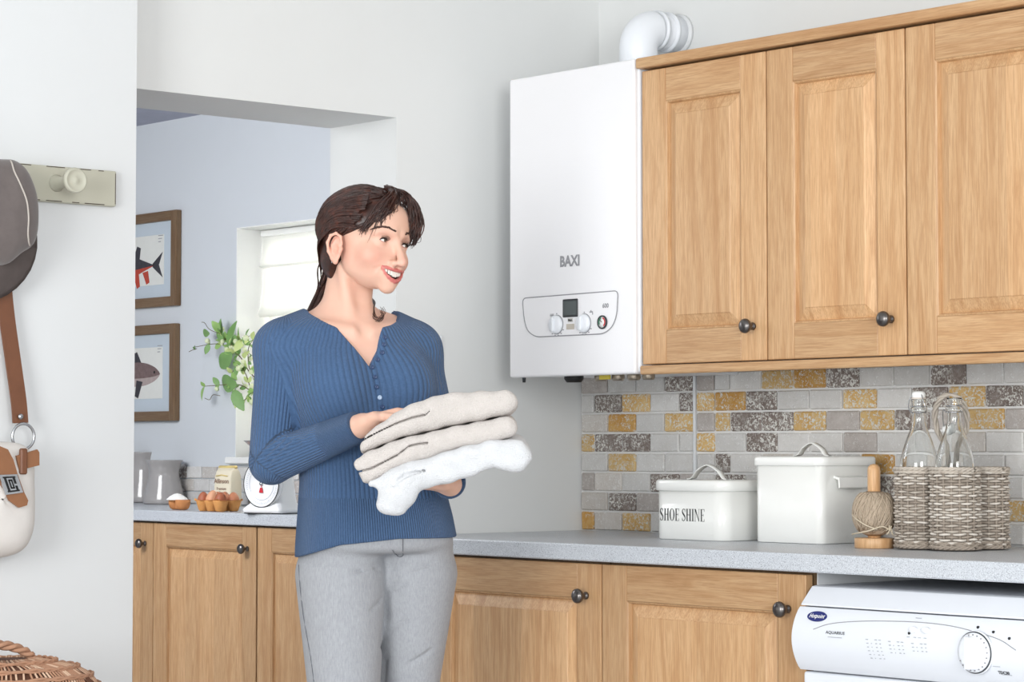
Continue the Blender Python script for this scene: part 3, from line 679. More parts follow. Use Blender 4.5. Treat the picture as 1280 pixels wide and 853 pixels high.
# ---------------------------------------------------------------- tumble dryer
DX0, DX1 = 1.345, 1.945
dr = thing('tumble_dryer', 'white tumble dryer under the worktop with a curved control fascia', 'dryer', (DX0, -.62, 0))
Geo().box((DX0+.002, -.598, .02), (DX1-.002, -.04, .838), .004, 2).obj('cabinet_body', M_dryer, dr)
top = [(-.04, .845), (-.585, .845), (-.596, .843), (-.628, .810), (-.629, .8065), (-.04, .8065)]
Geo().prism([(a, b) for a, b in top], DX0, DX1, plane='YZ').obj('top_cover', M_dryer, dr)
def fy_(z):  # front of the bulging fascia
    u = (z-.677)/(.8035-.677); return -.628-.026*math.sin(math.pi*min(1, max(0, u)))**.8
prof = [(fy_(z), z) for z in np.linspace(.677, .8035, 18)]
g = Geo(); ring_ = [(-.59, .677), (-.622, .677)]+prof+[(-.622, .8035), (-.59, .8035)]; g.grid(np.array([[(DX0-.004, a, b), (DX1+.004, a, b)] for a, b in prof]))
for x_ in (DX0-.004, DX1+.004): g.add([(x_, a, b) for a, b in ring_], [tuple(range(len(ring_)))])
for z_ in (.677, .8035): g.add([(DX0-.004, -.59, z_), (DX1+.004, -.59, z_), (DX1+.004, fy_(z_), z_), (DX0-.004, fy_(z_), z_)], [(0, 1, 2, 3)])
fa = g.obj('control_fascia', M_dryer, dr)
Geo().box((DX0-.002, -.622, .10), (DX1+.002, -.597, .673), .006, 3).obj('front_door_panel', M_dryer, dr)
Geo().box((DX0+.001, -.60, .02), (DX1-.001, -.58, .0995)).obj('kick_plate', M_dryer, dr)
def on_f(px): return (px[0], fy_(px[2])-.0012, px[2])
def tilt(z): d = (fy_(z+.003)-fy_(z-.003))/.006; return Vector((0, d, 1)).normalized()
lg = on_f((1.3992, -0.645, 0.7869))
n = 28; zd = tilt(lg[2]); nrm = Vector((0, -zd.z, zd.y))
g = Geo(); L = Vector(lg); fr = [L+Vector((math.cos(2*math.pi*i/n)*.0255, 0, 0))+zd*(math.sin(2*math.pi*i/n)*.0112) for i in range(n)]
g.add([p-nrm*.003 for p in fr]+[p+nrm*.0008 for p in fr], [tuple(range(n)), tuple(range(n, 2*n))]+[(i, (i+1) % n, n+(i+1) % n, n+i) for i in range(n)])
bd = g.obj('badge', M_navy, fa)
Geo().text('Hotpoint', L+nrm*.0012, (1,0,0), zd, .0125, shear=.3, bold=.0002, sx=.86).obj('badge_lettering', M_white, bd)
def label_on(s_, px, size, bold=0, align='CENTER', sx=1, m=M_grey):
    q = on_f(px); zz = tilt(q[2]); return Geo().text(s_, q, (1,0,0), zz, size, bold=bold, align=align, sx=sx).obj('lettering', m, fa)
label_on('AQUARIUS', (1.4568, -0.648, 0.7576), .0085, .0001, sx=1.2, m=M_dgrey)
label_on('TDC30', (1.8664, -0.64, 0.7063), .0085, .0003, m=M_dgrey)
def dash(g, px, w_, h_): 
    q = on_f(px); g.box((q[0]-w_/2, q[1]-.0003, q[2]-h_/2), (q[0]+w_/2, q[1]+.003, q[2]+h_/2))
g = Geo()
for q_, w_ in [((1.4567, -0.648, 0.7489), 0.036), ((1.6546, -0.648, 0.7963), 0.014), ((1.8725, -0.648, 0.7028), 0.022), ((1.8524, -0.648, 0.7176), 0.016), ((1.6424, -0.648, 0.7604), 0.006), ((1.6582, -0.648, 0.7605), 0.006), ((1.67, -0.648, 0.7604), 0.006), ((1.6837, -0.648, 0.7605), 0.006)]: dash(g, q_, w_, .0011)
for q_, w_ in [((1.5396, -0.648, 0.7498), 0.0055), ((1.562, -0.648, 0.7501), 0.0055), ((1.5722, -0.648, 0.7502), 0.0055), ((1.5414, -0.648, 0.7426), 0.0042), ((1.5516, -0.648, 0.7427), 0.0012), ((1.5638, -0.648, 0.7429), 0.0036), ((1.5739, -0.648, 0.743), 0.0026), ((1.5431, -0.648, 0.7353), 0.0042), ((1.5533, -0.648, 0.7355), 0.0012), ((1.5655, -0.648, 0.7357), 0.0036), ((1.5757, -0.648, 0.7358), 0.0026), ((1.5449, -0.648, 0.7281), 0.0042), ((1.5551, -0.648, 0.7283), 0.0012), ((1.5673, -0.648, 0.7285), 0.0036), ((1.5774, -0.648, 0.7287), 0.0026), ((1.5467, -0.648, 0.7209), 0.0042), ((1.5569, -0.648, 0.7211), 0.0012), ((1.569, -0.648, 0.7213), 0.0036), ((1.5792, -0.648, 0.7215), 0.0026), ((1.5484, -0.648, 0.7137), 0.0042), ((1.5586, -0.648, 0.7139), 0.0012), ((1.5708, -0.648, 0.7141), 0.0036), ((1.5809, -0.648, 0.7143), 0.0026), ((1.5964, -0.648, 0.7492), 0.0055), ((1.6184, -0.648, 0.7495), 0.0055), ((1.6283, -0.648, 0.7496), 0.0055), ((1.5981, -0.648, 0.7421), 0.0042), ((1.6081, -0.648, 0.7422), 0.0012), ((1.6201, -0.648, 0.7424), 0.0036), ((1.6301, -0.648, 0.7425), 0.0026), ((1.5998, -0.648, 0.7349), 0.0042), ((1.6098, -0.648, 0.7351), 0.0012), ((1.6218, -0.648, 0.7353), 0.0036), ((1.6318, -0.648, 0.7354), 0.0026), ((1.6016, -0.648, 0.7278), 0.0042), ((1.6116, -0.648, 0.7279), 0.0012), ((1.6236, -0.648, 0.7281), 0.0036), ((1.6335, -0.648, 0.7283), 0.0026), ((1.6541, -0.648, 0.7488), 0.0055), ((1.6757, -0.648, 0.7491), 0.0055), ((1.6855, -0.648, 0.7492), 0.0055), ((1.6558, -0.648, 0.7417), 0.0042), ((1.6656, -0.648, 0.7418), 0.0012), ((1.6774, -0.648, 0.742), 0.0036), ((1.6872, -0.648, 0.7422), 0.0026), ((1.6575, -0.648, 0.7346), 0.0042), ((1.6673, -0.648, 0.7348), 0.0012), ((1.6791, -0.648, 0.735), 0.0036), ((1.6889, -0.648, 0.7351), 0.0026)]: dash(g, q_, w_, .0015)
tag(g.obj('printed_marks', plain('faint_grey_print', srgb(168,170,176), .5), fa), kind='stuff')
for q in (on_f((1.6511, -0.65, 0.774)), on_f((1.6816, -0.65, 0.7749))):
    Geo().lathe([(.0105, .003), (.0105, -.002), (.009, -.0035), (0, -.004)], q, 20, 1, sx=.62).obj('button', M_plast, fa)
for q in (on_f((1.8022, -0.64, 0.7871)), on_f((1.8408, -0.644, 0.7805)), on_f((1.8807, -0.648, 0.7711)), on_f((1.6431, -0.65, 0.7674))):
    Geo().lathe([(.0026, .003), (.0026, -.001), (0, -.0014)], q, 12, 1).obj('indicator_light', M_black, fa)
dq = on_f((1.8064, -0.652, 0.7409))
Geo().lathe([(.041, .004), (.041, -.0006), (.0385, -.0012), (0, -.0012)], dq, 36, 1).obj('dial_ring', M_plast, fa)
g = Geo(); g.tube([(dq[0]+.0385*math.cos(a), dq[1]-.0022, dq[2]+.0385*math.sin(a)) for a in np.linspace(0, 2*math.pi, 48, endpoint=False)], .0011, 5, closed=True); g.obj('dial_edge', M_dgrey, fa)
dl = Geo().lathe([(.037, .0), (.037, -.006), (.030, -.009), (.026, -.0095), (0, -.0095)], dq, 36, 1).obj('dial', M_plast, fa)
g = Geo(); prof = [(-.013, -.008), (-.006, -.026), (.006, -.026), (.013, -.008)]
vs = [(dq[0]+a, dq[1]+b, dq[2]+zz) for zz, sc in ((-.030, 1), (.030, 1)) for a, b in prof]; g.add(vs, [(0,1,2,3), (4,5,6,7), (0,1,5,4), (1,2,6,5), (2,3,7,6), (3,0,4,7)]); g.obj('dial_grip', M_dryer, dl)
g = Geo()
for k in range(16):
    a = math.radians(-150+k*17); g.box((dq[0]+.0335*math.cos(a)-.0013, dq[1]-.0092, dq[2]+.0335*math.sin(a)-.0013), (dq[0]+.0335*math.cos(a)+.0013, dq[1]-.0072, dq[2]+.0335*math.sin(a)+.0013))
tag(g.obj('dial_numbers', M_grey, dl), kind='stuff')
arc = [(1.3975, -0.648, 0.7614), (1.4358, -0.648, 0.7738), (1.4966, -0.648, 0.7818), (1.5684, -0.648, 0.7864), (1.6585, -0.648, 0.7888), (1.7363, -0.648, 0.7862), (1.799, -0.648, 0.7784), (1.8586, -0.648, 0.7676), (1.8987, -0.648, 0.7509)]
g = Geo(); g.tube([(p[0], fy_(p[2])-.0002, p[2]) for p in map(tuple, spline(arc, 50))], .0009, 5); g.obj('moulded_line', M_grey, fa)
# light switch on the wall by her shoulder
sw = thing('light_switch', 'white light switch plate on the wall, mostly behind her left shoulder', 'switch', (0, -.515, 1.361))
Geo().box((.0, -.558, 1.318), (.009, -.472, 1.404), .003, 2).obj('plate', M_plast, sw)
Geo().box((.008, -.525, 1.346), (.013, -.505, 1.376), .002).obj('rocker', M_plast, sw)

# ---------------------------------------------------------------- far room: pictures, jugs, eggs, scales, flour, foliage
M_frame = oak('picture_frame_wood', 2, .36); M_frameh = oak('picture_frame_wood_h', 0, .33)
M_mount = plain('blue_grey_mount', srgb(196,206,214), .85, spec=.1, var=.02)
M_paper = plain('cream_print_paper', srgb(226,226,220), .85, spec=.1, var=.04, scale=40)
M_fishd = plain('fish_dark', srgb(62,60,66), .8, var=.35, scale=60); M_fishr = plain('fish_red', srgb(186,70,52), .8, var=.2, scale=50)
M_fishb = plain('fish_brown', srgb(120,100,98), .8, var=.35, scale=60); M_fishl = plain('fish_pale', srgb(176,160,156), .8, var=.2, scale=60)
def picture(label, x0, x1, z0, z1):
    t = thing('framed_print', label, 'picture', ((x0+x1)/2, YF, z0), 0, 'framed fish prints on the far wall')
    fw = .038
    for a, b in ((x0, x0+fw), (x1-fw, x1)): Geo().box((a, YF-.028, z0), (b, YF-.001, z1), .004, 2).obj('frame_side', M_frame, t)
    for a, b in ((z0, z0+fw), (z1-fw, z1)): Geo().box((x0+fw, YF-.027, a), (x1-fw, YF-.001, b), .004, 2).obj('frame_rail', M_frameh, t)
    Geo().box((x0+fw-.002, YF-.012, z0+fw-.002), (x1-fw+.002, YF-.002, z1-fw+.002)).obj('mount', M_mount, t)
    pr = Geo().box((x0+.1, YF-.0130, z0+.088), (x1-.105, YF-.0118, z1-.088)).obj('print', M_paper, t)
    return t, pr
def flat(pts, y, nm, m, par): return Geo().prism(pts, y, y+.0004).obj(nm, m, par)
def ribbon(a, b, y, nm, m, par):
    n_ = len(a); g = Geo(); vs = [(p[0], y, p[1]) for p in a]+[(p[0], y, p[1]) for p in b]+[(p[0], y+.0004, p[1]) for p in a]+[(p[0], y+.0004, p[1]) for p in b]
    fs = [(i, i+1, n_+i+1, n_+i) for i in range(n_-1)]+[(2*n_+i, 3*n_+i, 3*n_+i+1, 2*n_+i+1) for i in range(n_-1)]
    g.add(vs, fs); return g.obj(nm, m, par, recalc=False)
def fish(cx, cz, L, H, face, par, belly):
    # side-on fish: face=+1 points to +x
    prof = spline([(-.5, .0), (-.42, .055), (-.30, .14), (-.05, .30), (.2, .30), (.38, .2), (.47, .08), (.5, 0)], 24)
    up = [(cx+face*a*L, cz+b*H) for a, b in prof]; dn = [(cx+face*a*L, cz-b*H*.95) for a, b in prof]; mid = [(cx+face*a*L, cz-b*H*.30) for a, b in prof]
    ribbon(up, mid, YF-.0136, 'fish_body', M_fishb if belly == 0 else M_fishd, par); ribbon(mid, dn, YF-.0136, 'fish_belly', M_fishl if belly == 0 else M_fishr, par)
    flat([(cx-face*.46*L, cz+.05*H), (cx-face*.66*L, cz+.36*H), (cx-face*.585*L, cz), (cx-face*.66*L, cz-.36*H), (cx-face*.46*L, cz-.05*H)], YF-.0136, 'fish_tail', M_fishd, par)
    fa_, fb_ = (.18, .02) if face > 0 else (-.07, -.20)
    flat([(cx+face*fa_*L, cz+.24*H), (cx+face*(fa_*.4+fb_*.6)*L, cz+.58*H), (cx+face*(fb_-.02)*L, cz+.52*H), (cx+face*fb_*L, cz+.22*H)], YF-.0134, 'fish_fin', M_fishd, par)
    for k, s_ in (((.19, .60), (-.2, .5)) if face > 0 else ((-.07, .62), (-.26, .52))): flat([(cx+face*k*L, cz-.18*H), (cx+face*(k-.08)*L, cz-s_*H), (cx+face*(k-.14)*L, cz-.9*s_*H), (cx+face*(k-.11)*L, cz-.14*H)], YF-.0140, 'fish_fin', M_fishr if belly else M_fishd, par)
    if not belly: flat([(cx+face*.40*L+.006*math.cos(t), cz+.05*H+.006*math.sin(t)) for t in np.linspace(0, 6.28, 12, endpoint=False)], YF-.0142, 'fish_eye', M_black, par)
t, pr = picture('upper framed print of a red-bellied fish, on the pale blue wall', -3.80, -3.247, 1.672, 2.043)
fish(-3.597, 1.837, .36, .14, -1, pr, 1)
t, pr = picture('lower framed print of a grey-brown fish, below the red-bellied one', -3.80, -3.252, 1.228, 1.604)
fish(-3.573, 1.411, .40, .155, 1, pr, 0)
for z in (1.95, 1.52):
    g = Geo()
    for k in range(3): g.box((-3.392, YF-.0139, z-.012*k), (-3.392+(.034, .026, .018)[k], YF-.0131, z-.012*k+.003))
    tag(g.obj('caption', M_grey, pr), kind='stuff')
M_jug = plain('grey_glaze', srgb(168,164,162), .16, var=.015, Coat_Weight=.4)
def jug(label, x, y, h, r, group):
    t = thing('jug', label, 'jug', (x, y, ZT), 0, group)
    prof = [(0, .001), (r*.94, .001), (r, .006), (r*.98, h*.12), (r*.84, h*.40), (r*.72, h*.64), (r*.71, h*.75), (r*.80, h*.92), (r*.88, h*.985), (r*.885, h), (r*.82, h*.99), (r*.66, h*.74), (r*.78, h*.4), (r*.9, h*.1), (0, .02)]
    Geo().lathe(prof, (x, y, ZT), 36).obj('body', M_jug, t)
    g = Geo(); g.tube(spline([(x-.0*r, y+r*.66, ZT+h*.82), (x-.0*r, y+r*1.5, ZT+h*.86), (x, y+r*1.75, ZT+h*.6), (x, y+r*1.25, ZT+h*.36), (x, y+r*.82, ZT+h*.3)], 24), .010, 10); g.obj('handle', M_jug, t)
    return t
P1 = (-3.217, 0.8078, 0.912); jug('smaller grey glazed jug on the far worktop, standing right of the taller one', P1[0], P1[1], .168, .080, 'grey jugs on the far worktop')
P1 = (-3.5196, 0.882, 0.912); jug('taller grey glazed jug half hidden by the white wall edge', P1[0], P1[1]+.03, .198, .082, 'grey jugs on the far worktop')
# pulp egg tray with eggs
M_pulp = plain('orange_pulp', srgb(222,160,98), .9, spec=.1, var=.1, scale=90, bump=.3)
M_egg = [plain('brown_egg', srgb(196,128,92), .5, var=.08, scale=140), plain('pale_brown_egg', srgb(224,166,128), .5, var=.06, scale=140), plain('red_brown_egg', srgb(172,98,66), .5, var=.1, scale=140)]
tx, ty = (-2.1959, 0.3072, 0.91)[0], (-2.1959, 0.3072, 0.91)[1]+.055
tr_ = thing('egg_tray', 'orange moulded pulp egg tray filled with brown eggs, far worktop', 'tray', (tx, ty, ZT))
g = Geo()
EP = []
for i in range(3):
    for j in range(2):
        ex, ey = tx+(i-1)*.050, ty+(j-.5)*.052; EP.append((ex, ey))
        g.lathe([(.013, .001), (.017, .004), (.0255, .032), (.0275, .038), (.0255, .0375), (.0235, .032), (.015, .006), (0, .005)], (ex, ey, ZT), 14)
g.obj('cups', M_pulp, tr_)
g = Geo(); lo = rrect(tx-.079, tx+.079, ty-.054, ty+.054, .02); li = rrect(tx-.072, tx+.072, ty-.047, ty+.047, .016)
wob = lambda lp, z, a: [(x, y, z+a*math.sin(k*.9)) for k, (x, y) in enumerate(lp)]
n = len(lo); g.add(wob(lo, ZT+.040, .004)+wob(li, ZT+.036, .003), [(k, (k+1) % n, n+(k+1) % n, n+k) for k in range(n)], 0, True); g.obj('rim', M_pulp, tr_)
def egg(label, x, y, z, m, tilt=(0,0), group='brown eggs in the pulp tray'):
    prof = [(0, -.026)]+[(.0215*math.sin(t)*(1-.12*math.cos(t+math.pi)*-1 if False else 1+.10*math.cos(t)), -.026*math.cos(t)+.003*(1-math.cos(t))) for t in np.linspace(.2, math.pi-.2, 14)]+[(0, .032)]
    prof = [(r*(1 if h < 0 else 1-.09*h/.03), h) for r, h in prof]
    o = Geo().lathe(prof, (0, 0, 0), 20).obj('egg', m); o.location = (x, y, z); o.rotation_euler = (tilt[0], tilt[1], 0)
    return tag(o, label, 'egg', group)
EL = ['dark brown egg in the front left cup of the pulp tray', 'brown egg in the back left cup of the pulp tray', 'pale upright egg in the front middle cup of the pulp tray, tallest', 'brown egg in the back middle cup of the pulp tray', 'reddish egg in the front right cup of the pulp tray', 'brown egg in the back right cup of the pulp tray']
for i, (ex, ey) in enumerate(EP): egg(EL[i], ex, ey, ZT+.0345+(.006 if i == 2 else 0), M_egg[(2, 0, 1, 0, 2, 0)[i]], (random.uniform(-.2,.2), random.uniform(-.25,.25)))
# small terracotta double holder with a heap of flour
cx_, cy_ = (-2.4482, 0.3417, 0.91)[0], (-2.4482, 0.3417, 0.91)[1]+.03
M_terra = plain('brown_pulp', srgb(196,134,86), .8, spec=.15, var=.1)
hd = thing('egg_cups', 'two joined brown egg cups heaped with white flour, left of the egg tray', 'cups', (cx_, cy_, ZT))
for s_ in (-1, 1): Geo().lathe([(.011, .001), (.020, .006), (.0255, .020), (.026, .036), (.0235, .036), (.021, .020), (0, .008)], (cx_+s_*.0275, cy_-.004*s_, ZT), 20).obj('cup', M_terra, hd)
Geo().box((cx_-.012, cy_-.012, ZT+.003), (cx_+.012, cy_+.012, ZT+.030), .004).obj('bridge', M_terra, hd)
Geo().lathe([(.044, .0345), (.043, .037), (.030, .047), (.013, .055), (0, .057)], (cx_-.014, cy_, ZT), 24, sy=.8).obj('flour', plain('flour', srgb(246,244,240), .9, spec=.1, var=.02, bump=.1), hd)
# flour bags
M_bag = plain('cream_flour_bag', srgb(240,230,206), .8, spec=.15, var=.03); M_bagp = plain('bag_print', srgb(150,116,96), .7); M_bagy = plain('bag_yellow', srgb(228,204,134), .8, var=.1)
def flour_bag(label, x, y, rz, lines, group):
    t = thing('flour_bag', label, 'bag', (x, y, ZT), rz, group); w2, d2, h = .043, .030, .130
    lv = []
    for z, a, b in ((.001, w2, d2), (.02, w2*1.03, d2*1.04), (.07, w2*1.02, d2*1.03), (.112, w2, d2*.95), (h, w2*.98, d2*.7), (h+.012, w2*.98, d2*.22)): lv.append((rrect(-a, a, -b, b, min(.008, b*.45), 3), z))
    shell(lv).obj('paper_body', M_bag, t, local=True)
    Geo().tube([(-w2*.99, 0, h+.014), (w2*.99, 0, h+.014)], .0085, 10, flat=.7).obj('rolled_top', M_bagy, t, local=True)
    g = Geo()
    for s_, z, sz in lines: g.text(s_, (0, -d2*1.05-.0005, z), (1,0,0), (0,0,1), sz, bold=.0003)
    g.obj('lettering', M_bagp, t, local=True)
    g = Geo(); g.tube([(-.03, -d2*1.05, .112), (.0, -d2*1.02-.001, .116), (.03, -d2*1.02, .112)], .0022, 5); g.obj('printed_arc', M_bagy, t, local=True)
    Geo().box((-.036, -d2*1.05-.0006, .006), (.036, -d2*1.0, .016)).obj('printed_band', M_bagy, t, local=True)
    return t
b1 = (-2.7157, 0.7364, 0.91); flour_bag('cream paper flour bag with brown lettering behind the egg tray', b1[0], b1[1]+.02, math.radians(8), [('Allinson', .093, .024), ('Premium', .066, .014), ('Flour', .052, .012)], 'paper flour bags')
b2 = (-2.6642, 0.7956, 0.91); flour_bag('second cream flour bag wedged between the first and the white scales', b2[0]+.01, b2[1]+.12, math.radians(25), [('Strong', .095, .018), ('Flour', .066, .012)], 'paper flour bags')
# kitchen scales
sp = (-1.841, 0.2576, 0.91); kx_, ky_ = sp[0], sp[1]+.08
ks = thing('kitchen_scales', 'white kitchen scales with a round dial, red pointer and metal pan', 'scales', (kx_, ky_, ZT), math.radians(12))
M_sc = plain('scale_enamel', srgb(244,244,244), .25, var=.004)
shell([(rrect(-.085, .085, -.065, .065, .015), .004), (rrect(-.085, .085, -.065, .065, .015), .016), (rrect(-.066, .066, -.05, .05, .02), .036), (rrect(-.05, .05, -.042, .045, .02), .14), (rrect(-.03, .03, -.03, .03, .02), .20)]).obj('body', M_sc, ks, local=True)
for s_ in (-1, 1): Geo().box((s_*.06-.02, -.055, 0), (s_*.06+.02, .055, .005)).obj('foot', M_dgrey, ks, local=True)
dc = (0, -.056, .098)
dd = Geo().lathe([(.0, .02), (.072, .02), (.077, .01), (.077, -.004), (.074, -.006), (.072, -.003), (0, -.003)], dc, 40, 1).obj('dial_case', M_sc, ks, local=True)
g = Geo(); g.tube([(dc[0]+.0762*math.cos(a), dc[1]-.005, dc[2]+.0762*math.sin(a)) for a in np.linspace(0, 2*math.pi, 56, endpoint=False)], .0018, 6, closed=True); g.obj('dial_rim', M_black, dd, local=True)
g = Geo()
for k in range(60):
    a = 2*math.pi*k/60; r0, r1 = (.060, .067) if k % 5 == 0 else (.063, .067)
    c_, s_ = math.cos(a), math.sin(a); g.add([(dc[0]+r*c_-q*s_, dc[1]-.0036, dc[2]+r*s_+q*c_) for r, q in ((r0, -.0006), (r1, -.0006), (r1, .0006), (r0, .0006))], [(0, 1, 2, 3)])
g.tube([(dc[0]+.053*math.cos(a), dc[1]-.0034, dc[2]+.053*math.sin(a)) for a in np.linspace(0, 2*math.pi, 48, endpoint=False)], .0006, 4, closed=True)
tag(g.obj('dial_marks', plain('blue_grey_print', srgb(140,150,176), .5), dd, local=True), kind='stuff')
g = Geo(); g.prism([(-.009, -.029), (.009, -.029), (.004, -.012), (-.004, -.012)], dc[1]-.0065, dc[1]-.0048); g.prism([(-.0012, -.01), (.0012, -.01), (.0012, .03), (-.0012, .03)], dc[1]-.0065, dc[1]-.0048)
g.v = [(x+dc[0], y, z+dc[2]) for x, y, z in g.v]; g.obj('pointer', M_red, dd, local=True)
Geo().lathe([(.006, -.0045), (.006, -.008), (0, -.0085)], dc, 14, 1).obj('hub', M_steel, dd, local=True)
Geo().lathe([(0, .198), (.02, .198), (.02, .206), (.07, .212), (.098, .236), (.1, .238), (.094, .238), (.068, .216), (0, .212)], (0, 0, 0), 36).obj('pan', M_steel, ks, local=True)
egg('brown egg lying in the metal pan of the kitchen scales', kx_+.03, ky_-.02, ZT+.2365, M_egg[2], (1.4, .4), group=None)
# foliage in a vase on the window sill
M_stem = plain('brown_stem', srgb(104,92,66), .7); M_leaf = [plain('green_leaf', srgb(150,186,108), .5, var=.2), plain('yellow_green_leaf', srgb(200,214,142), .5, var=.2), plain('dark_green_leaf', srgb(122,162,94), .5, var=.2)]
M_bloom = plain('greenish_white_bloom', srgb(222,228,190), .7, var=.08)
vx, vy, vz = -2.60, YF+.045, WZ0
pl = thing('foliage_sprays', 'white vase of leafy green sprays with pale buds, by the window', 'plant', (vx, vy, vz))
Geo().lathe([(0, .001), (.04, .001), (.045, .01), (.05, .08), (.035, .14), (.028, .18), (.032, .2), (.028, .2), (.024, .17), (0, .03)], (vx, vy, vz), 24).obj('vase', M_white, pl)
def leaf_geo(g, base, d, L, W, roll):
    d = Vector(d).normalized(); s0 = d.cross(Vector((0.2, -1, .1))).normalized(); u = s0.cross(d)
    s_ = s0*math.cos(roll)+u*math.sin(roll); u = s_.cross(d)
    rows = []
    for k in range(7):
        t = k/6; w_ = W*math.sin(math.pi*min(1, t*.93+.04))**.8*(1-.25*t); c_ = Vector(base)+d*L*t+u*(-.18*L*t*t)
        rows.append([c_-s_*w_+u*w_*.25, c_, c_+s_*w_+u*w_*.25])
    g.grid(np.array([[list(p) for p in r] for r in rows]))
YL = YF-.03
sprays = [[(-2.7672, 0.9, 1.391), (-2.8217, 0.88, 1.4631), (-2.8659, 0.86, 1.4997), (-2.9314, 0.84, 1.5131), (-3.0297, 0.82, 1.5036)], [(-2.8217, 0.88, 1.4631), (-2.845, 0.86, 1.4931), (-2.8726, 0.85, 1.5294), (-2.9003, 0.84, 1.5599)],
          [(-2.8491, 0.87, 1.4905), (-2.8077, 0.87, 1.5159), (-2.7318, 0.86, 1.5368)], [(-2.7564, 0.9, 1.3316), (-2.8103, 0.88, 1.3559), (-2.8698, 0.86, 1.3597), (-2.9787, 0.83, 1.3553)], [(-2.7564, 0.9, 1.3316), (-2.794, 0.89, 1.3914), (-2.8214, 0.88, 1.4364), (-2.8441, 0.86, 1.4038)], [(-2.7564, 0.9, 1.3316), (-2.8035, 0.89, 1.3026), (-2.8408, 0.88, 1.2941)],
          [(-2.7672, 0.9, 1.391), (-2.7702, 0.88, 1.4795), (-2.7112, 0.86, 1.5214)]]
for si, sp_ in enumerate(sprays):
    first = [(vx, vy, vz+.19), (vx-.01, vy-.04, vz+.24)] if si not in (1, 2) else []
    pts = spline(first+[tuple(p) for p in sp_], 26); g = Geo(); g.tube(pts, np.linspace(.0026, .0012, 26), 6); st = g.obj('stem', M_stem, pl)
    i0 = 10 if first else 2
    for i in range(i0, 26, 3):
        for _ in range(2):
            t = Vector(pts[min(i+1, 25)])-Vector(pts[i-1]); d = t.normalized()*random.uniform(.2, .8)+Vector((random.uniform(-1, 1), random.uniform(-.7, .2), random.uniform(-1, 1)))
            L = random.choice((.025, .03, .04, .055)); lg_ = Geo(); leaf_geo(lg_, pts[i], d, L, L*.33, random.uniform(-1, 1)); lg_.obj('leaf', M_leaf[random.randint(0, 2)], st)
    for i in range(i0+2, 26, 5):
        c_ = Vector(pts[i])+Vector((random.uniform(-.02,.02), random.uniform(-.02,.01), random.uniform(-.02,.02))); r = random.uniform(.007, .012)
        Geo().lathe([(0, -r), (r*.8, -r*.6), (r, 0), (r*.75, r*.7), (0, r)], c_, 10).obj('bud', M_bloom, st)
for base, d, L in [((-2.8303, 0.85, 1.4745), (-1.0, 0, -0.55), 0.115), ((-2.8514, 0.85, 1.4989), (0.25, 0, 1), 0.1), ((-2.8735, 0.84, 1.5172), (-0.4, 0, 0.8), 0.1), ((-2.7981, 0.85, 1.3611), (-1, 0, 0.05), 0.13), ((-2.8185, 0.85, 1.3378), (0.6, 0, -0.8), 0.09), ((-2.9489, 0.83, 1.5523), (-1, 0, 0.1), 0.06)]:
    lg_ = Geo(); leaf_geo(lg_, base, d, L, L*.30, .3); lg_.obj('large_leaf', M_leaf[2], pl)
g = Geo()
for pts in [[(-2.8896, 0.84, 1.5476), (-2.949, 0.83, 1.5673), (-2.9813, 0.83, 1.5925), (-3.0027, 0.83, 1.5964)], [(-2.8925, 0.84, 1.3181), (-2.94, 0.84, 1.3219), (-2.9611, 0.84, 1.3043), (-2.9931, 0.84, 1.3107)], [(-3.0189, 0.82, 1.4973), (-3.0511, 0.82, 1.4922), (-3.0727, 0.82, 1.4868)]]: Geo().tube(spline(pts, 14), .0012, 5).obj('tendril', M_stem, pl)

# ---------------------------------------------------------------- near wall: peg rail, hat, bag, creel on its bench
XN = .1036
M_rail = NT('distressed_sage_paint'); v = M_rail.coord('Object'); M_rail.color(M_rail.mix(M_rail.ramp(M_rail.noise(v, 12, 6, .7), [(.62, G1(0)), (.72, G1(1))]), srgb(186,184,168), srgb(168,164,146))); M_rail.set(Roughness=.5); M_rail = M_rail.m
pr_ = thing('peg_rail', 'sage painted wooden peg rail on the near white wall', 'rail', (XN, -1.7, 1.69))
Geo().box((XN, -2.9, 1.651), (XN+.018, -1.487, 1.729), .003, 2).obj('board', M_rail, pr_)
M_worn = plain('worn_edge', srgb(70,60,50), .7, var=.3)
g = Geo()
for z in (1.6535, 1.7268):
    y = -2.3
    while y < -1.492:
        L = random.uniform(.01, .05); g.box((XN+.0165, y, z-.0009), (XN+.0186, min(-1.490, y+L), z+.0009)); y += L+random.uniform(.005, .05)
g.box((XN+.0165, -1.4905, 1.656), (XN+.0186, -1.489, 1.724)); tag(g.obj('worn_edge', M_worn, pr_), kind='stuff')
for yy in ((0.122, -1.6361, 1.6871)[1], -2.05, -2.5):
    Geo().lathe([(.020, .017), (.016, .020), (.0125, .032), (.012, .060), (.015, .076), (.020, .084), (.0265, .088), (.0275, .094), (.026, .099), (.023, .100), (.021, .098), (.009, .097), (.006, .099), (0, .0995)], (XN, yy, 1.692), 28, 0).obj('peg', M_rail, pr_)
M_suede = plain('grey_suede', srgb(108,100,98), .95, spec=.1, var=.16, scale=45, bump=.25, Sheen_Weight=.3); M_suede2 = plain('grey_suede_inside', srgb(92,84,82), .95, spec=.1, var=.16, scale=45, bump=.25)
M_piping = plain('pale_piping', srgb(190,182,174), .7)
ht = thing('suede_hat', 'soft grey suede hat hanging on the peg rail over the bag strap', 'hat', (XN+.02, -1.86, 1.58))
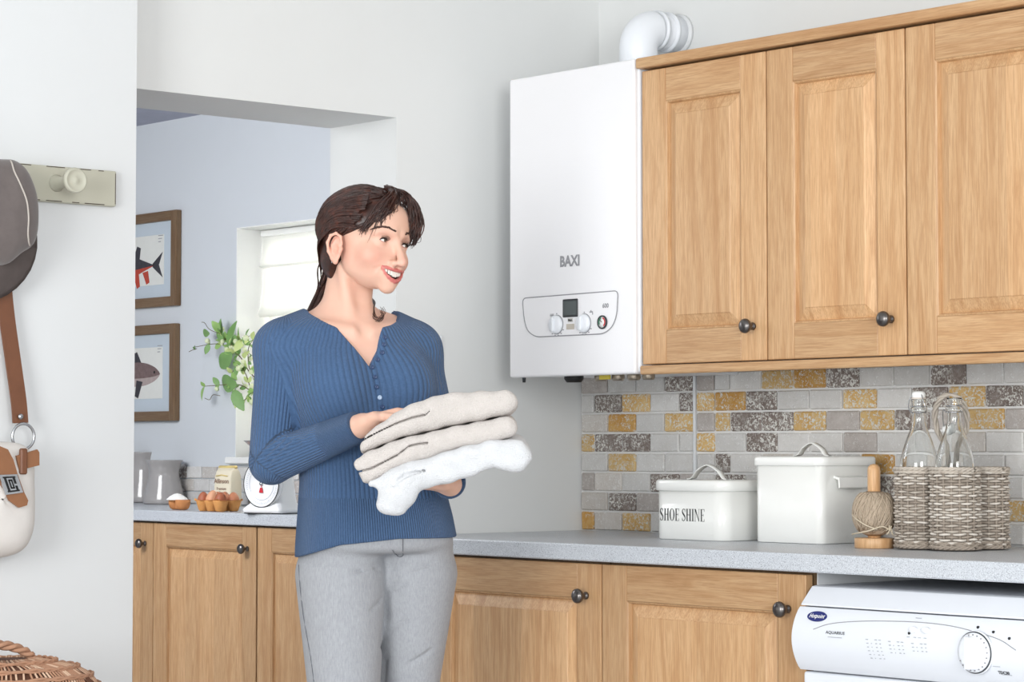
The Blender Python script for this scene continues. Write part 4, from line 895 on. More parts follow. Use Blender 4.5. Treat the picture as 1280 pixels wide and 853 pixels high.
# hat: a folded crown in front of a round brim, hung from its sweatband
hx = XN+.075
g = Geo(); P = []
for k in range(13):
    a = k/12; row = []
    for j in range(33):
        t = 2*math.pi*j/32; r = a
        yy = -1.845+.137*r*math.cos(t); zz = 1.546+.122*r*math.sin(t); row.append((hx-.012-.035*(1-r*r)*-1+.02*math.sin(t)*r, yy, zz))
    P.append(row)
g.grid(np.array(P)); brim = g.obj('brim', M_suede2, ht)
sol = brim.modifiers.new('thick', 'SOLIDIFY'); sol.thickness = .004
outl = [(-1.9271, 1.7048), (-1.8634, 1.7212), (-1.8171, 1.724), (-1.7853, 1.7239), (-1.7606, 1.709), (-1.7432, 1.68), (-1.7324, 1.6471), (-1.7292, 1.6103), (-1.7316, 1.5731), (-1.7418, 1.5457), (-1.7662, 1.5293), (-1.7997, 1.5043), (-1.8294, 1.5061), (-1.8883, 1.5098), (-1.9519, 1.5278), (-1.9709, 1.6116)]
ol = spline(list(outl)+[outl[0]], 60)[:-1]; cy0 = np.mean(ol[:, 0]); cz0 = np.mean(ol[:, 1])
rows = []
for k in range(11):
    a = k/10; rr_ = math.sin(a*math.pi/2); xx = hx+.012+.062*math.cos(a*math.pi/2)**.8
    rows.append([(xx if k < 10 else hx+.008, cy0+(y-cy0)*rr_, cz0+(z-cz0)*rr_) for y, z in ol])
rows.append([(hx-.01, cy0+(y-cy0)*.97, cz0+(z-cz0)*.97) for y, z in ol])
g = Geo(); g.grid(np.array([r+[r[0]] for r in rows])); crown = g.obj('crown', M_suede, ht)
def crown_x(y, z):
    t = max(.0, min(1, max(abs((y-cy0)/.135), abs((z-cz0)/.10)))); return hx+.012+.062*math.cos(math.asin(min(.999, t)))**.8
seam = [(0.228, -1.8011, 1.7202), (0.228, -1.8046, 1.6967), (0.228, -1.7949, 1.6674), (0.228, -1.7815, 1.635), (0.228, -1.7764, 1.602), (0.228, -1.7751, 1.5721), (0.228, -1.7674, 1.5526), (0.228, -1.7588, 1.5447)]
def on_crown(y, z):
    # distance along the ray from the crown centre, read from the outline
    ang = np.arctan2(ol[:, 1]-cz0, ol[:, 0]-cy0); a = math.atan2(z-cz0, y-cy0); i = int(np.argmin(np.abs(np.angle(np.exp(1j*(ang-a))))))
    R_ = math.hypot(ol[i, 0]-cy0, ol[i, 1]-cz0); q = min(.995, math.hypot(y-cy0, z-cz0)/R_); ph = math.asin(q)
    return hx+.012+.062*math.cos(ph)**.8
g = Geo(); g.tube([(on_crown(p[1], p[2])+.001, p[1], p[2]) for p in spline(seam, 40)], .0018, 6); g.obj('piping', M_piping, crown)
# shoulder bag
M_tan = plain('tan_leather', srgb(140,94,62), .55, var=.14, scale=40, bump=.1); M_canvas = plain('cream_canvas', srgb(222,217,212), .9, spec=.1, var=.04, scale=50, bump=.25); M_brownstrap = plain('brown_leather', srgb(112,70,46), .5, var=.15, scale=40)
bg = thing('shoulder_bag', 'cream canvas shoulder bag with tan leather trim hanging under the hat', 'bag', (XN+.05, -1.80, 1.0))
def band(g, pts, wdir, wid, th):
    pts = [Vector(p) for p in pts]; rows = []
    for k, p in enumerate(pts):
        t = (pts[min(k+1, len(pts)-1)]-pts[max(k-1, 0)]).normalized(); w_ = Vector(wdir); w_ = (w_-t*w_.dot(t)).normalized()*wid/2; nn = t.cross(w_).normalized()*th/2
        r = [p-w_-nn, p+w_-nn, p+w_+nn, p-w_+nn]; rows.append([list(q) for q in r+[r[0]]])
    g.grid(np.array(rows), smooth=False); return g
s0 = [(0.135, -1.775, 1.5614), (0.13, -1.7654, 1.4609), (0.13, -1.757, 1.3937), (0.135, -1.7456, 1.3095), (0.14, -1.7343, 1.2254), (0.145, -1.7318, 1.1765)]
g = Geo(); band(g, spline([(XN+.03, s0[0][1]-.02, 1.712)]+list(s0), 30), (0,1,0), .036, .004); g.obj('strap', M_brownstrap, bg)
sb = (0.148, -1.7346, 1.1899); Geo().lathe([(.006, 0), (.006, .003), (.003, .005), (0, .005)], (sb[0]+.001, sb[1], sb[2]), 14, 0).obj('rivet', M_steel, bg)
rg = (0.155, -1.7306, 1.1479)
g = Geo(); g.tube([(rg[0], rg[1]+.026*math.cos(a), rg[2]+.027*math.sin(a)) for a in np.linspace(0, 2*math.pi, 28, endpoint=False)], .0033, 8, closed=True); g.obj('ring', M_steel, bg)
bo_ = [(-1.9379, 1.1244), (-1.8656, 1.1375), (-1.8011, 1.1376), (-1.7429, 1.1311), (-1.7218, 1.0994), (-1.7175, 1.0493), (-1.7149, 0.9909), (-1.7201, 0.9444), (-1.7406, 0.9117), (-1.7798, 0.8979), (-1.8445, 0.8948), (-1.9172, 0.9051), (-1.9573, 0.9627), (-1.9657, 1.0597)]
ol2 = spline(list(bo_)+[bo_[0]], 56)[:-1]; by_, bz_ = np.mean(ol2[:, 0]), np.mean(ol2[:, 1]); rows = []
for k in range(19):
    a = -math.pi/2+math.pi*k/18; c_ = math.cos(a)**.55 if abs(a) < math.pi/2-.01 else .02; xx = XN+.064+.058*math.sin(a)
    rows.append([(xx+.004*math.sin(9*y+14*z), by_+(y-by_)*c_, bz_+(z-bz_)*c_) for y, z in ol2])
g = Geo(); g.grid(np.array([r+[r[0]] for r in rows])); g.obj('canvas_body', M_canvas, bg)
fl_ = [(0.235, -1.9387, 1.1244), (0.235, -1.8847, 1.1276), (0.235, -1.8299, 1.1277), (0.235, -1.8114, 1.1211), (0.235, -1.7982, 1.0997), (0.235, -1.7886, 1.0717), (0.235, -1.7732, 1.0337), (0.235, -1.7628, 1.0155), (0.235, -1.7655, 1.0056), (0.235, -1.7841, 1.001), (0.235, -1.8065, 1.0161), (0.235, -1.8178, 1.0392), (0.235, -1.829, 1.0524), (0.235, -1.902, 1.0595), (0.235, -1.956, 1.0761)]
Geo().prism([(p[1], p[2]) for p in fl_], XN+.125, XN+.131, plane='YZ').obj('leather_flap', M_tan, bg)
wl = [(0.225, -1.787, 1.1079), (0.225, -1.7609, 1.1145), (0.225, -1.7384, 1.1211), (0.225, -1.7336, 1.1144), (0.225, -1.7333, 1.0879), (0.225, -1.7568, 1.083), (0.225, -1.7792, 1.0782)]
Geo().prism([(p[1], p[2]) for p in wl], XN+.118, XN+.124, plane='YZ').obj('side_tab', M_tan, bg)
lp_ = (0.23, -1.7711, 1.0963); Geo().box((XN+.117, lp_[1]-.008, lp_[2]-.027), (XN+.129, lp_[1]+.008, lp_[2]+.027), .003).obj('keeper_loop', M_brownstrap, bg)
mp_ = [(0.24, -1.8338, 1.0688), (0.24, -1.7914, 1.0701), (0.24, -1.777, 1.0322), (0.24, -1.8168, 1.0278)]
Geo().prism([(p[1], p[2]) for p in mp_], XN+.131, XN+.135, plane='YZ').obj('metal_plate', M_steel, bg)
g = Geo(); A, B, C_, D_ = [np.array(p)[1:] for p in mp_]
def q4(u, v): return tuple((A*(1-u)+B*u)*(1-v)+(D_*(1-u)+C_*u)*v)
for u0, u1, v0, v1 in ((.16,.84,.10,.18), (.16,.84,.82,.90), (.2,.32,.18,.82), (.40,.47,.26,.74), (.40,.62,.26,.34), (.55,.62,.26,.74), (.40,.62,.66,.74), (.68,.80,.18,.5), (.68,.80,.6,.82)):
    pp = [q4(u0,v0), q4(u1,v0), q4(u1,v1), q4(u0,v1)]; g.prism(pp, XN+.135, XN+.1358, plane='YZ')
g.obj('emblem', M_black, bg)
# creel
M_creel = [plain('tan_wicker', srgb(176,134,108), .7, spec=.25, var=.25, scale=60), plain('dark_wicker', srgb(92,62,48), .75, spec=.2, var=.25), plain('pale_wicker', srgb(214,182,156), .65, spec=.25, var=.15)]
ccx, ccy, cz0_ = .36, -1.905, .44
cr = thing('wicker_basket', 'brown wicker lidded basket with a plaited handle, bottom left by the near wall', 'basket', (ccx, ccy, cz0_))
def sup(t, a, b, e=.75): c_, s_ = math.cos(t), math.sin(t); return (a*abs(c_)**e*(1 if c_ > 0 else -1), b*abs(s_)**e*(1 if s_ > 0 else -1))
CA, CB = .125, .205   # half depth (x) and half length (y)
levels = [(0, .80), (.02, .86), (.10, .95), (.185, 1.0), (.19, 1.03), (.205, 1.03), (.232, .93), (.252, .72), (.262, .40), (.265, .05)]
def cring(z): 
    zs = [l[0] for l in levels]; return float(np.interp(z, zs, [l[1] for l in levels]))
g = Geo(); g.grid(np.array([[(ccx+sup(t, CA*s_*.97, CB*s_*.97)[0], ccy+sup(t, CA*s_*.97, CB*s_*.97)[1], cz0_+z+.001) for t in np.linspace(0, 2*math.pi, 49)] for z, s_ in levels])); core = g.obj('basket_core', M_creel[1], cr)
# flat upright splints, pale and tan, bound by horizontal bands
sets = [Geo(), Geo(), Geo()]
for k in range(150):
    t0 = 2*math.pi*k/150; pts = []
    for z in np.linspace(.0, .262, 16): 
        s_ = cring(z); q = sup(t0+z*.9, CA*s_, CB*s_); pts.append((ccx+q[0], ccy+q[1], cz0_+z+.003))
    sets[random.choice((0, 0, 2))].tube(pts, .0024, 5)
for q, gg in enumerate(sets):
    if gg.v: tag(gg.obj('splints', M_creel[q], cr), kind='stuff')
for z in (.02, .055, .09, .125, .16, .188, .206, .226, .243, .256):
    g = Geo()
    for st in range(2):
        pts = []
        for k in range(120):
            t = 2*math.pi*k/120; s_ = cring(z); q = sup(t, CA*s_+.003, CB*s_+.003); b = k*.9+st*math.pi; pts.append((ccx+q[0], ccy+q[1], cz0_+z+.004+.0028*math.sin(b)))
        g.tube(pts, .0030, 5, closed=True)
    g.obj('band', M_creel[0], cr)
hpts = spline([(ccx+.02, ccy-.115, cz0_+.262), (ccx+.02, ccy-.095, cz0_+.285), (ccx+.02, ccy-.035, cz0_+.297), (ccx+.02, ccy+.025, cz0_+.290), (ccx+.02, ccy+.068, cz0_+.270), (ccx+.02, ccy+.075, cz0_+.248)], 50)
g = Geo()
for st in range(3): g.tube([(p[0]+.0055*math.cos(k*.5+st*2.094), p[1], p[2]+.0055*math.sin(k*.5+st*2.094)) for k, p in enumerate(hpts)], .0052, 6)
g.obj('handle', M_creel[0], cr)
q = sup(-.2, CA*1.04, CB*1.04); g = Geo(); band(g, [(ccx+CA*.6, ccy+CB*.62, cz0_+.247), (ccx+CA*.78, ccy+CB*.72, cz0_+.225), (ccx+CA*1.0, ccy+CB*.80, cz0_+.200), (ccx+CA*.98, ccy+CB*.80, cz0_+.17)], (0,1,0), .014, .004); g.obj('hasp', M_creel[1], cr)
bn = thing('bench', 'low wooden bench under the wicker basket, below the picture edge', 'bench', (.34, -2.2, 0))
Geo().box((XN+.012, -2.75, .405), (.60, -1.62, .44), .004).obj('seat', MLWX, bn)
for x in (.16, .54):
    for y in (-2.68, -1.70): Geo().box((x-.022, y-.022, .0005), (x+.022, y+.022, .404), .003).obj('leg', MLW, bn)

# ---------------------------------------------------------------- the woman: signed-distance modelling in her own frame (x to her image-right, y away, z up)
def smin(a, b, k):
    h = np.clip(.5+.5*(b-a)/k, 0, 1); return b+(a-b)*h-k*h*(1-h)
def smax(a, b, k): return -smin(-a, -b, k)
def ell(p, c, r):
    q = [(p[i]-c[i])/r[i] for i in range(3)]; k0 = np.sqrt(q[0]**2+q[1]**2+q[2]**2)+1e-9
    k1 = np.sqrt((q[0]/r[0])**2+(q[1]/r[1])**2+(q[2]/r[2])**2)+1e-9; return k0*(k0-1)/k1
def cap(p, a, b, ra, rb=None):
    rb = ra if rb is None else rb; d = [b[i]-a[i] for i in range(3)]; L = d[0]**2+d[1]**2+d[2]**2+1e-12
    t = np.clip(((p[0]-a[0])*d[0]+(p[1]-a[1])*d[1]+(p[2]-a[2])*d[2])/L, 0, 1)
    return np.sqrt((p[0]-a[0]-t*d[0])**2+(p[1]-a[1]-t*d[1])**2+(p[2]-a[2]-t*d[2])**2)-(ra+(rb-ra)*t)
def chain(p, pts, rs, k=.004):
    d = None
    for i in range(len(pts)-1):
        e = cap(p, pts[i], pts[i+1], rs[i], rs[i+1]); d = e if d is None else smin(d, e, k)
    return d
class Field:
    def __init__(s, xs, ys, zs):
        s.ax = [np.asarray(a, np.float32) for a in (xs, ys, zs)]; s.F = np.full([len(a) for a in s.ax], .5, np.float32)
    def box(s, lo, hi):
        sl = tuple(slice(max(0, int(np.searchsorted(s.ax[i], lo[i]))), int(np.searchsorted(s.ax[i], hi[i]))) for i in range(3))
        X, Y, Z = np.meshgrid(s.ax[0][sl[0]], s.ax[1][sl[1]], s.ax[2][sl[2]], indexing='ij', sparse=True); return sl, (X, Y, Z)
    def add(s, fn, lo, hi, k=.01):
        sl, p = s.box(lo, hi); d = fn(p)
        if d.size: s.F[sl] = smin(s.F[sl], d, k)
    def sub(s, fn, lo, hi, k=.004):
        sl, p = s.box(lo, hi); d = fn(p)
        if d.size: s.F[sl] = smax(s.F[sl], -d, k)
    def capsule(s, a, b, ra, rb=None, k=.012):
        rb = ra if rb is None else rb; m = max(ra, rb)+k+.01
        s.add(lambda p: cap(p, a, b, ra, rb), [min(a[i], b[i])-m for i in range(3)], [max(a[i], b[i])+m for i in range(3)], k)
    def mesh(s):
        F = s.F; S = F < 0; nx, ny, nz = F.shape; cnt = np.zeros((nx-1, ny-1, nz-1), np.uint8)
        for i in (0, 1):
            for j in (0, 1):
                for k in (0, 1): cnt += S[i:nx-1+i, j:ny-1+j, k:nz-1+k]
        act = (cnt > 0) & (cnt < 8); I = np.argwhere(act); N = len(I); idg = np.full(act.shape, -1, np.int32); idg[act] = np.arange(N)
        pos = np.zeros((N, 3)); c = np.zeros(N); corners = [(i, j, k) for i in (0, 1) for j in (0, 1) for k in (0, 1)]
        val = {q: F[I[:, 0]+q[0], I[:, 1]+q[1], I[:, 2]+q[2]].astype(float) for q in corners}
        base = [s.ax[d][I[:, d]].astype(float) for d in range(3)]; step = [(s.ax[d][I[:, d]+1]-s.ax[d][I[:, d]]).astype(float) for d in range(3)]
        for q in corners:
            for d in range(3):
                if q[d] == 0:
                    r = list(q); r[d] = 1; va, vb = val[q], val[tuple(r)]; m = (va < 0) != (vb < 0)
                    t = np.where(m, va/np.where(np.abs(va-vb) < 1e-12, 1, va-vb), 0)
                    for e in range(3): pos[:, e] += np.where(m, base[e]+step[e]*(q[e]+(t if e == d else 0)), 0)
                    c += m
        pos /= c[:, None]; quads = []
        for d in range(3):
            a, b = (d+1) % 3, (d+2) % 3
            s0 = [slice(None)]*3; s1 = [slice(None)]*3; s0[d] = slice(0, -1); s1[d] = slice(1, None)
            A = S[tuple(s0)]; B = S[tuple(s1)]; E = np.argwhere(A != B)
            E = E[(E[:, a] > 0) & (E[:, b] > 0) & (E[:, a] < F.shape[a]-1) & (E[:, b] < F.shape[b]-1)]
            flip = A[E[:, 0], E[:, 1], E[:, 2]]
            def cid(da, db):
                q = E.copy(); q[:, a] += da; q[:, b] += db; return idg[q[:, 0], q[:, 1], q[:, 2]]
            Q = np.stack([cid(-1, -1), cid(0, -1), cid(0, 0), cid(-1, 0)], 1); Q[~flip] = Q[~flip][:, ::-1]; quads.append(Q)
        return pos, np.vstack(quads)
def np_obj(name, V, Q, mats, parent, attrs={}, colors={}, smooth=True):
    me = bpy.data.meshes.new(name); me.vertices.add(len(V)); me.vertices.foreach_set('co', V.astype(np.float32).ravel())
    n = Q.shape[1]; me.loops.add(Q.size); me.loops.foreach_set('vertex_index', Q.astype(np.int32).ravel())
    me.polygons.add(len(Q)); me.polygons.foreach_set('loop_start', np.arange(0, Q.size, n, dtype=np.int32)); me.update(calc_edges=True); me.validate()
    me.polygons.foreach_set('use_smooth', np.full(len(me.polygons), smooth))
    for m in mats: me.materials.append(m)
    for k, a in attrs.items():
        at = me.attributes.new(k, 'FLOAT', 'POINT'); at.data.foreach_set('value', a.astype(np.float32))
    for k, a in colors.items():
        at = me.attributes.new(k, 'FLOAT_COLOR', 'POINT'); at.data.foreach_set('color', np.hstack([a, np.ones((len(a), 1))]).astype(np.float32).ravel())
    o = bpy.data.objects.new(name, me); COL.objects.link(o); o.parent = parent; return o
def axis_of(*segs):
    out = [segs[0][0]]
    for lo, hi, h in segs:
        n = max(1, int(round((hi-out[-1])/h))); out += list(np.linspace(out[-1], hi, n+1)[1:])
    return np.array(out)
person = thing('person', 'woman in a blue ribbed sweater and grey trousers, smiling to the side, holding folded towels', 'person', (.62, -1.2, 0), math.radians(48.992))
# --- frames
BYAW = math.radians(22); BF = np.array([math.sin(BYAW), -math.cos(BYAW)]); BL = np.array([math.cos(BYAW), math.sin(BYAW)])   # body forward, body left (seen from her)
HC = np.array([.0165, -.035, 1.5490]); HS = 1.03
def rot(axis, a):
    return np.array(Matrix.Rotation(a, 3, axis))
HY, HR, HP = math.radians(50), math.radians(7.0), math.radians(-1)
# head axes: columns = left, forward, up in her frame
R0 = np.array([[math.cos(HY), math.sin(HY), 0], [math.sin(HY), -math.cos(HY), 0], [0, 0, 1]])   # columns: left (cos, sin), forward (sin, -cos), up
Lv, Fv, Uv = R0[:, 0], R0[:, 1], np.array([0, 0, 1.])
Lv = np.array([math.cos(HY), math.sin(HY), 0]); Fv = np.array([math.sin(HY), -math.cos(HY), 0])
Fp = Fv*math.cos(HP)+Uv*math.sin(HP); Up = -Fv*math.sin(HP)+Uv*math.cos(HP)
Lr = Lv*math.cos(HR)-Up*math.sin(HR); Ur = Lv*math.sin(HR)+Up*math.cos(HR)
HM = np.stack([Lr, Fp, Ur], 1)     # head coords -> her frame
def to_head(p):
    q = [(p[i]-HC[i]) for i in range(3)]
    return [(q[0]*HM[0, j]+q[1]*HM[1, j]+q[2]*HM[2, j])/HS for j in range(3)]
def from_head(h): return HC+HS*(HM @ np.asarray(h, float))
SS = np.linspace(-1, 1, 9)
MX = lambda s: .0315*s
MY = lambda s: .0880-.0250*s*s
ZU = lambda s: -.0590+.0060*s*s
ZL = lambda s: -.0735+.0205*s*s
def head_base(h):
    x, y, z = h; ax = np.abs(x); q = (ax, y, z)
    d = ell(h, (0, -.012, .038), (.0725, .091, .074))
    d = smin(d, ell(h, (0, .026, -.014), (.0590, .058, .072)), .025)
    d = smin(d, ell(h, (0, .036, -.054), (.0430, .042, .033)), .020)
    d = smin(d, ell(q, (.0360, .006, -.038), (.0190, .028, .028)), .018)           # jaw angle
    d = smin(d, ell(h, (0, .0690, -.0895), (.0165, .0150, .0130)), .018)           # chin
    d = smin(d, ell(q, (.0385, .0530, -.0305), (.0235, .0220, .0210)), .018)        # cheeks, lifted by the smile
    d = smin(d, ell(h, (0, .062, .045), (.050, .028, .038)), .02)                  # forehead
    d = smin(d, cap(q, (.012, .0800, .0165), (.044, .067, .0145), .0080, .007), .016)
    d = smax(d, -ell(q, (.0315, .0905, -.001), (.0185, .0165, .0115)), .014)       # eye sockets
    d = smin(d, ell(q, (.0315, .0665, -.0005), (.0142, .0128, .0128)), .006)        # closed lid volume
    d = smin(d, cap(h, (0, .0825, .006), (0, .1025, -.036), .0062, .0082), .011)    # nose
    d = smin(d, ell(h, (0, .1035, -.0415), (.0088, .0090, .0078)), .006)
    d = smin(d, ell(q, (.0120, .0925, -.0435), (.0062, .0088, .0060)), .006)
    d = smin(d, ell(h, (0, .0745, -.062), (.030, .0125, .022)), .016)              # muzzle
    d = smax(d, -cap(q, (.0058, .0970, -.0525), (.0062, .0945, -.0495), .0025, .0018), .002)
    d = smax(d, -chain(q, [(.0215, .0870, -.0455), (.029, .0830, -.050), (.0375, .0700, -.060), (.0390, .0630, -.070)], [.0016, .0024, .0022, .0012]), .007)
    return d
def surf_y(x, z):
    ys_ = np.linspace(.125, .03, 381); v_ = np.asarray(head_base([np.full(381, x), ys_, np.full(381, z)])); return float(ys_[int(np.argmax(v_ < 0))])
_sy = np.array([surf_y(MX(s), (ZU(s)+ZL(s))/2) for s in np.linspace(-1, 1, 41)]); _sy = np.convolve(np.pad((_sy+_sy[::-1])/2, 4, mode='reflect'), np.ones(9)/9, 'valid')
MY = lambda s: np.interp(s, np.linspace(-1, 1, 41), _sy+.0008)
def head_d(h):
    x, y, z = h; ax = np.abs(x); q = (ax, y, z); d = head_base(h)
    # lips
    up = chain(h, [(MX(s), MY(s)+.0012, ZU(s)+.0036*(1-.55*abs(s)) - (.0008 if abs(s) < .1 else 0)) for s in SS], [.0027*(1-.4*s*s) for s in SS], .002)
    lo = chain(h, [(MX(s), MY(s)-.0005, ZL(s)-.0040*(1-.6*abs(s))) for s in SS], [.0038*(1-.6*s*s) for s in SS], .002)
    d = smin(smin(d, up, .004), lo, .004)
    d = smin(d, ell(h, (0, .0755, -.0785), (.016, .0085, .007)), .008)
    cav = chain(h, [(MX(s)*.97, MY(s)-.002, (ZU(s)+ZL(s))/2) for s in SS], [max(.0008, (ZU(s)-ZL(s))/2) for s in SS], .001)
    cav = smin(cav, chain(h, [(MX(s)*.9, MY(s)-.012, (ZU(s)+ZL(s))/2) for s in SS], [max(.001, (ZU(s)-ZL(s))/2+.001) for s in SS], .001), .003)
    d = smax(d, -cav, .0015)
    # ears
    ex = .0705
    q = (q[0], q[1], q[2]+.018)
    plate = ell(q, (ex+.004, -.012, -.004), (.0055, .0165, .029))
    rim = chain(q, [(ex+.004, .0035, .006), (ex+.008, .002, .020), (ex+.0115, -.008, .0265), (ex+.014, -.020, .022), (ex+.0145, -.0265, .008), (ex+.012, -.0235, -.010), (ex+.008, -.0145, -.024), (ex+.005, -.008, -.031)], [.0026, .0028, .0030, .0031, .0031, .0031, .0040, .0052], .003)
    anti = chain(q, [(ex+.0085, -.010, .014), (ex+.0095, -.0165, .002), (ex+.0085, -.0135, -.012)], [.002, .0028, .0026], .003)
    trag = cap(q, (ex+.003, .0025, -.004), (ex+.006, .001, -.011), .0036, .0036)
    ear = smin(smin(smin(plate, rim, .003), anti, .003), trag, .003)
    ear = smax(ear, -ell(q, (ex+.0115, -.0065, -.005), (.0065, .0062, .0095)), .003)
    return smin(d, ear, .004)*HS
# --- body dimensions by height: centre x, centre y, half width, half depth
TZ = np.array([.74, .80, .86, .92, .98, 1.05, 1.10, 1.16, 1.22, 1.28, 1.33, 1.37, 1.40])
TCX = np.array([.040, .041, .040, .039, .035, .028, .022, .014, .004, -.008, -.016, -.018, -.018])
THW = np.array([.160, .168, .170, .168, .160, .148, .143, .146, .152, .158, .160, .140, .100])
THD = np.array([.105, .112, .112, .108, .103, .098, .096, .098, .102, .104, .098, .082, .062])
def torso(p, off=0.0, low=.745):
    z = p[2]; zc = np.asarray(z, float)
    cx, hw, hd = (np.interp(zc, TZ, a) for a in (TCX, THW, THD)); hw = hw+off; hd = hd+off
    u = (p[0]-cx)*BL[0]+p[1]*BL[1]; f = (p[0]-cx)*BF[0]+p[1]*BF[1]
    e = 2.3; k = (np.abs(u/hw)**e+np.abs(f/hd)**e)**(1/e); d = (k-1)*np.minimum(hw, hd)*.9
    return smax(smax(d, p[2]-1.405-off, .03), low-p[2], .03)
def bpt(u, f, z):
    cx = float(np.interp(z, TZ, TCX)); return (cx+u*BL[0]+f*BF[0], u*BL[1]+f*BF[1], z)
SR, ER, WR = (-.157, -.050, 1.331), (-.177, -.062, 1.095), (.020, -.208, 1.170)
SL_, EL_, WL = (.114, .050, 1.331), (.170, .045, 1.095), (.196, -.175, 1.050)
NB, NT_ = (-.036, .002, 1.375), (-.018, .006, 1.490)
def build_upper(fl, off):
    b = lambda lo, hi: ([c for c in lo], [c for c in hi])
    fl.add(lambda p: torso(p, off if off > 0 else np.interp(np.asarray(p[2], float), [1.08, 1.2], [-.014, -.003]), .85 if off > 0 else .905), (-.30, -.26, .70), (.32, .26, 1.46), .01)
    for u in (-.070, .070):
        c = bpt(u, .072, 1.252); r = (.062+off, .058+off, .062+off)
        fl.add(lambda p, c=c, r=r: ell(p, c, r), [c[i]-.12 for i in range(3)], [c[i]+.12 for i in range(3)], .045)
    fl.capsule(bpt(-.12, -.005, 1.345), bpt(.108, -.005, 1.346), .044+off, k=.035)
    # trapezius slope from the shoulders to the neck
    fl.capsule(bpt(-.125, -.015, 1.352), bpt(-.038, -.015, 1.392), .030+off, .034+off, k=.03)
    fl.capsule(bpt(.125, -.015, 1.354), bpt(.038, -.015, 1.392), .030+off, .034+off, k=.03)
    fl.capsule(SR, ER, .048+off*1.1, .0405+off*1.1, k=.014); fl.capsule(SL_, EL_, .047+off*1.1, .040+off*1.1, k=.014)
    fl.add(lambda p: ell(p, SR, (.0495+off, .052+off, .048+off)), (-.3, -.2, 1.2), (0, .12, 1.46), .03); fl.add(lambda p: ell(p, SL_, (.0485+off, .052+off, .048+off)), (0, -.1, 1.2), (.3, .2, 1.46), .03)
def hand(fl, wpos, f, n, thumb_side, curl, length=.178, k=.006, spread=.10):
    w0 = np.array(wpos); f = np.array(f)/np.linalg.norm(f); n = np.array(n)-f*np.dot(f, n); n /= np.linalg.norm(n); s = np.cross(f, n)*thumb_side
    pl_ = length*.50
    offs = [.030, .010, -.010, -.028]; lens = [.072, .080, .075, .060]; rad = [.0085, .0088, .0085, .0075]
    for o_, L, r, ci in zip(offs, lens, rad, (1.0, 1.05, 1.1, 1.2)):
        kn = w0+f*(pl_-abs(o_-.008)*.25)+s*o_*1.05; fl.capsule(tuple(w0+f*.012+s*o_*.62), tuple(kn), .0125, .0105, k=.012)
        d = f*math.cos(curl*.2*ci)+n*math.sin(curl*.2*ci)+s*(o_*spread*4); d /= np.linalg.norm(d); q = kn
        for j, fr in enumerate((.46, .30, .24)):
            a = curl*ci*(.35+.55*j); dd = d*math.cos(a)+n*math.sin(a); q2 = q+dd*L*fr; fl.capsule(tuple(q), tuple(q2), r*(1-.07*j), r*(.93-.08*j), k=.0035); q = q2
    q = w0+f*.022+s*.026; fl.capsule(tuple(w0+f*.010+s*.012), tuple(q+f*.012+s*.006), .0145, .0125, k=.010)
    q = q+f*.012+s*.006
    for dd, L, r in ((f*.72+s*.62+n*.25, .034, .0105), (f*.88+s*.38+n*.3, .028, .0092)):
        dd = dd/np.linalg.norm(dd); q2 = q+dd*L; fl.capsule(tuple(q), tuple(q2), r, r*.86, k=.004); q = q2
# --- continuous body (skin)
xs = axis_of((-.29, -.125, .0052), (-.125, .175, .0018), (.175, .29, .0052)); ys = axis_of((-.40, -.175, .0052), (-.175, .105, .0018), (.105, .24, .0052))
zs = axis_of((-.01, 1.36, .0055), (1.36, 1.425, .0032), (1.425, 1.690, .0018))
fb = Field(xs, ys, zs)
build_upper(fb, -.003)
fb.capsule(SR, ER, .044, .036, k=.02); fb.capsule(ER, WR, .037, .0245, k=.012); fb.capsule(EL_, WL, .037, .0245, k=.012)
HIPR, HIPL = (-.036, -.012, .84), (.114, .044, .84); KNR, KNL = (-.020, -.072, .47), (.094, .080, .47); ANR, ANL = (-.008, .005, .085), (.112, .085, .085)
for h, kn, an in ((HIPR, KNR, ANR), (HIPL, KNL, ANL)):
    fb.capsule(h, kn, .074, .038, k=.02); fb.capsule(kn, an, .038, .030, k=.02)
    fb.capsule((an[0], an[1]+.012, .035), (an[0]+.045, an[1]-.115, .030), .030, .024, k=.02); fb.capsule((an[0]+.045, an[1]-.115, .028), (an[0]+.062, an[1]-.165, .022), .026, .016, k=.02)
hand(fb, WR, (1.0, -.20, .22), (.05, -.25, -1), -1, .25)
hand(fb, WL, (-.78, -.60, .03), (0, 0, 1), -1, .22)
# neck, collar bones, chest above the neckline
fb.add(lambda p: cap(p, NB, NT_, .0525, .0475), (-.13, -.12, 1.28), (.12, .12, 1.56), .03)
fb.capsule(tuple(from_head((-.034, -.030, -.050))), bpt(-.012, .052, 1.368), .0045, .0060, k=.03)   # sternomastoid, near side
fb.capsule(tuple(from_head((.034, -.030, -.050))), bpt(.014, .052, 1.368), .0045, .0060, k=.03)
for s_ in (-1, 1): fb.capsule(bpt(.018*s_, .080, 1.366), bpt(.085*s_, .050, 1.374), .0075, .007, k=.02)
fb.sub(lambda p: ell(p, bpt(0, .100, 1.378), (.016, .016, .014)), (-.1, -.2, 1.3), (.12, .1, 1.45), .018)
sl, p = fb.box((-.13, -.17, 1.405), (.165, .12, 1.69)); fb.F[sl] = smin(fb.F[sl], head_d(to_head(p)), .012)
V, Q = fb.mesh()
hd = np.stack(to_head(V.T), 1); col = np.tile(np.array(srgb(226,184,163)[:3]), (len(V), 1))
def blend(mask, c): 
    global col; col = col*(1-mask[:, None])+np.array(srgb(*c)[:3])*mask[:, None]
isH = V[:, 2] > 1.42
g2 = lambda c, r: np.exp(-sum(((np.abs(hd[:, 0]) if i == 0 else hd[:, i])-c[i])**2/(2*r[i]**2) for i in range(3)))*isH
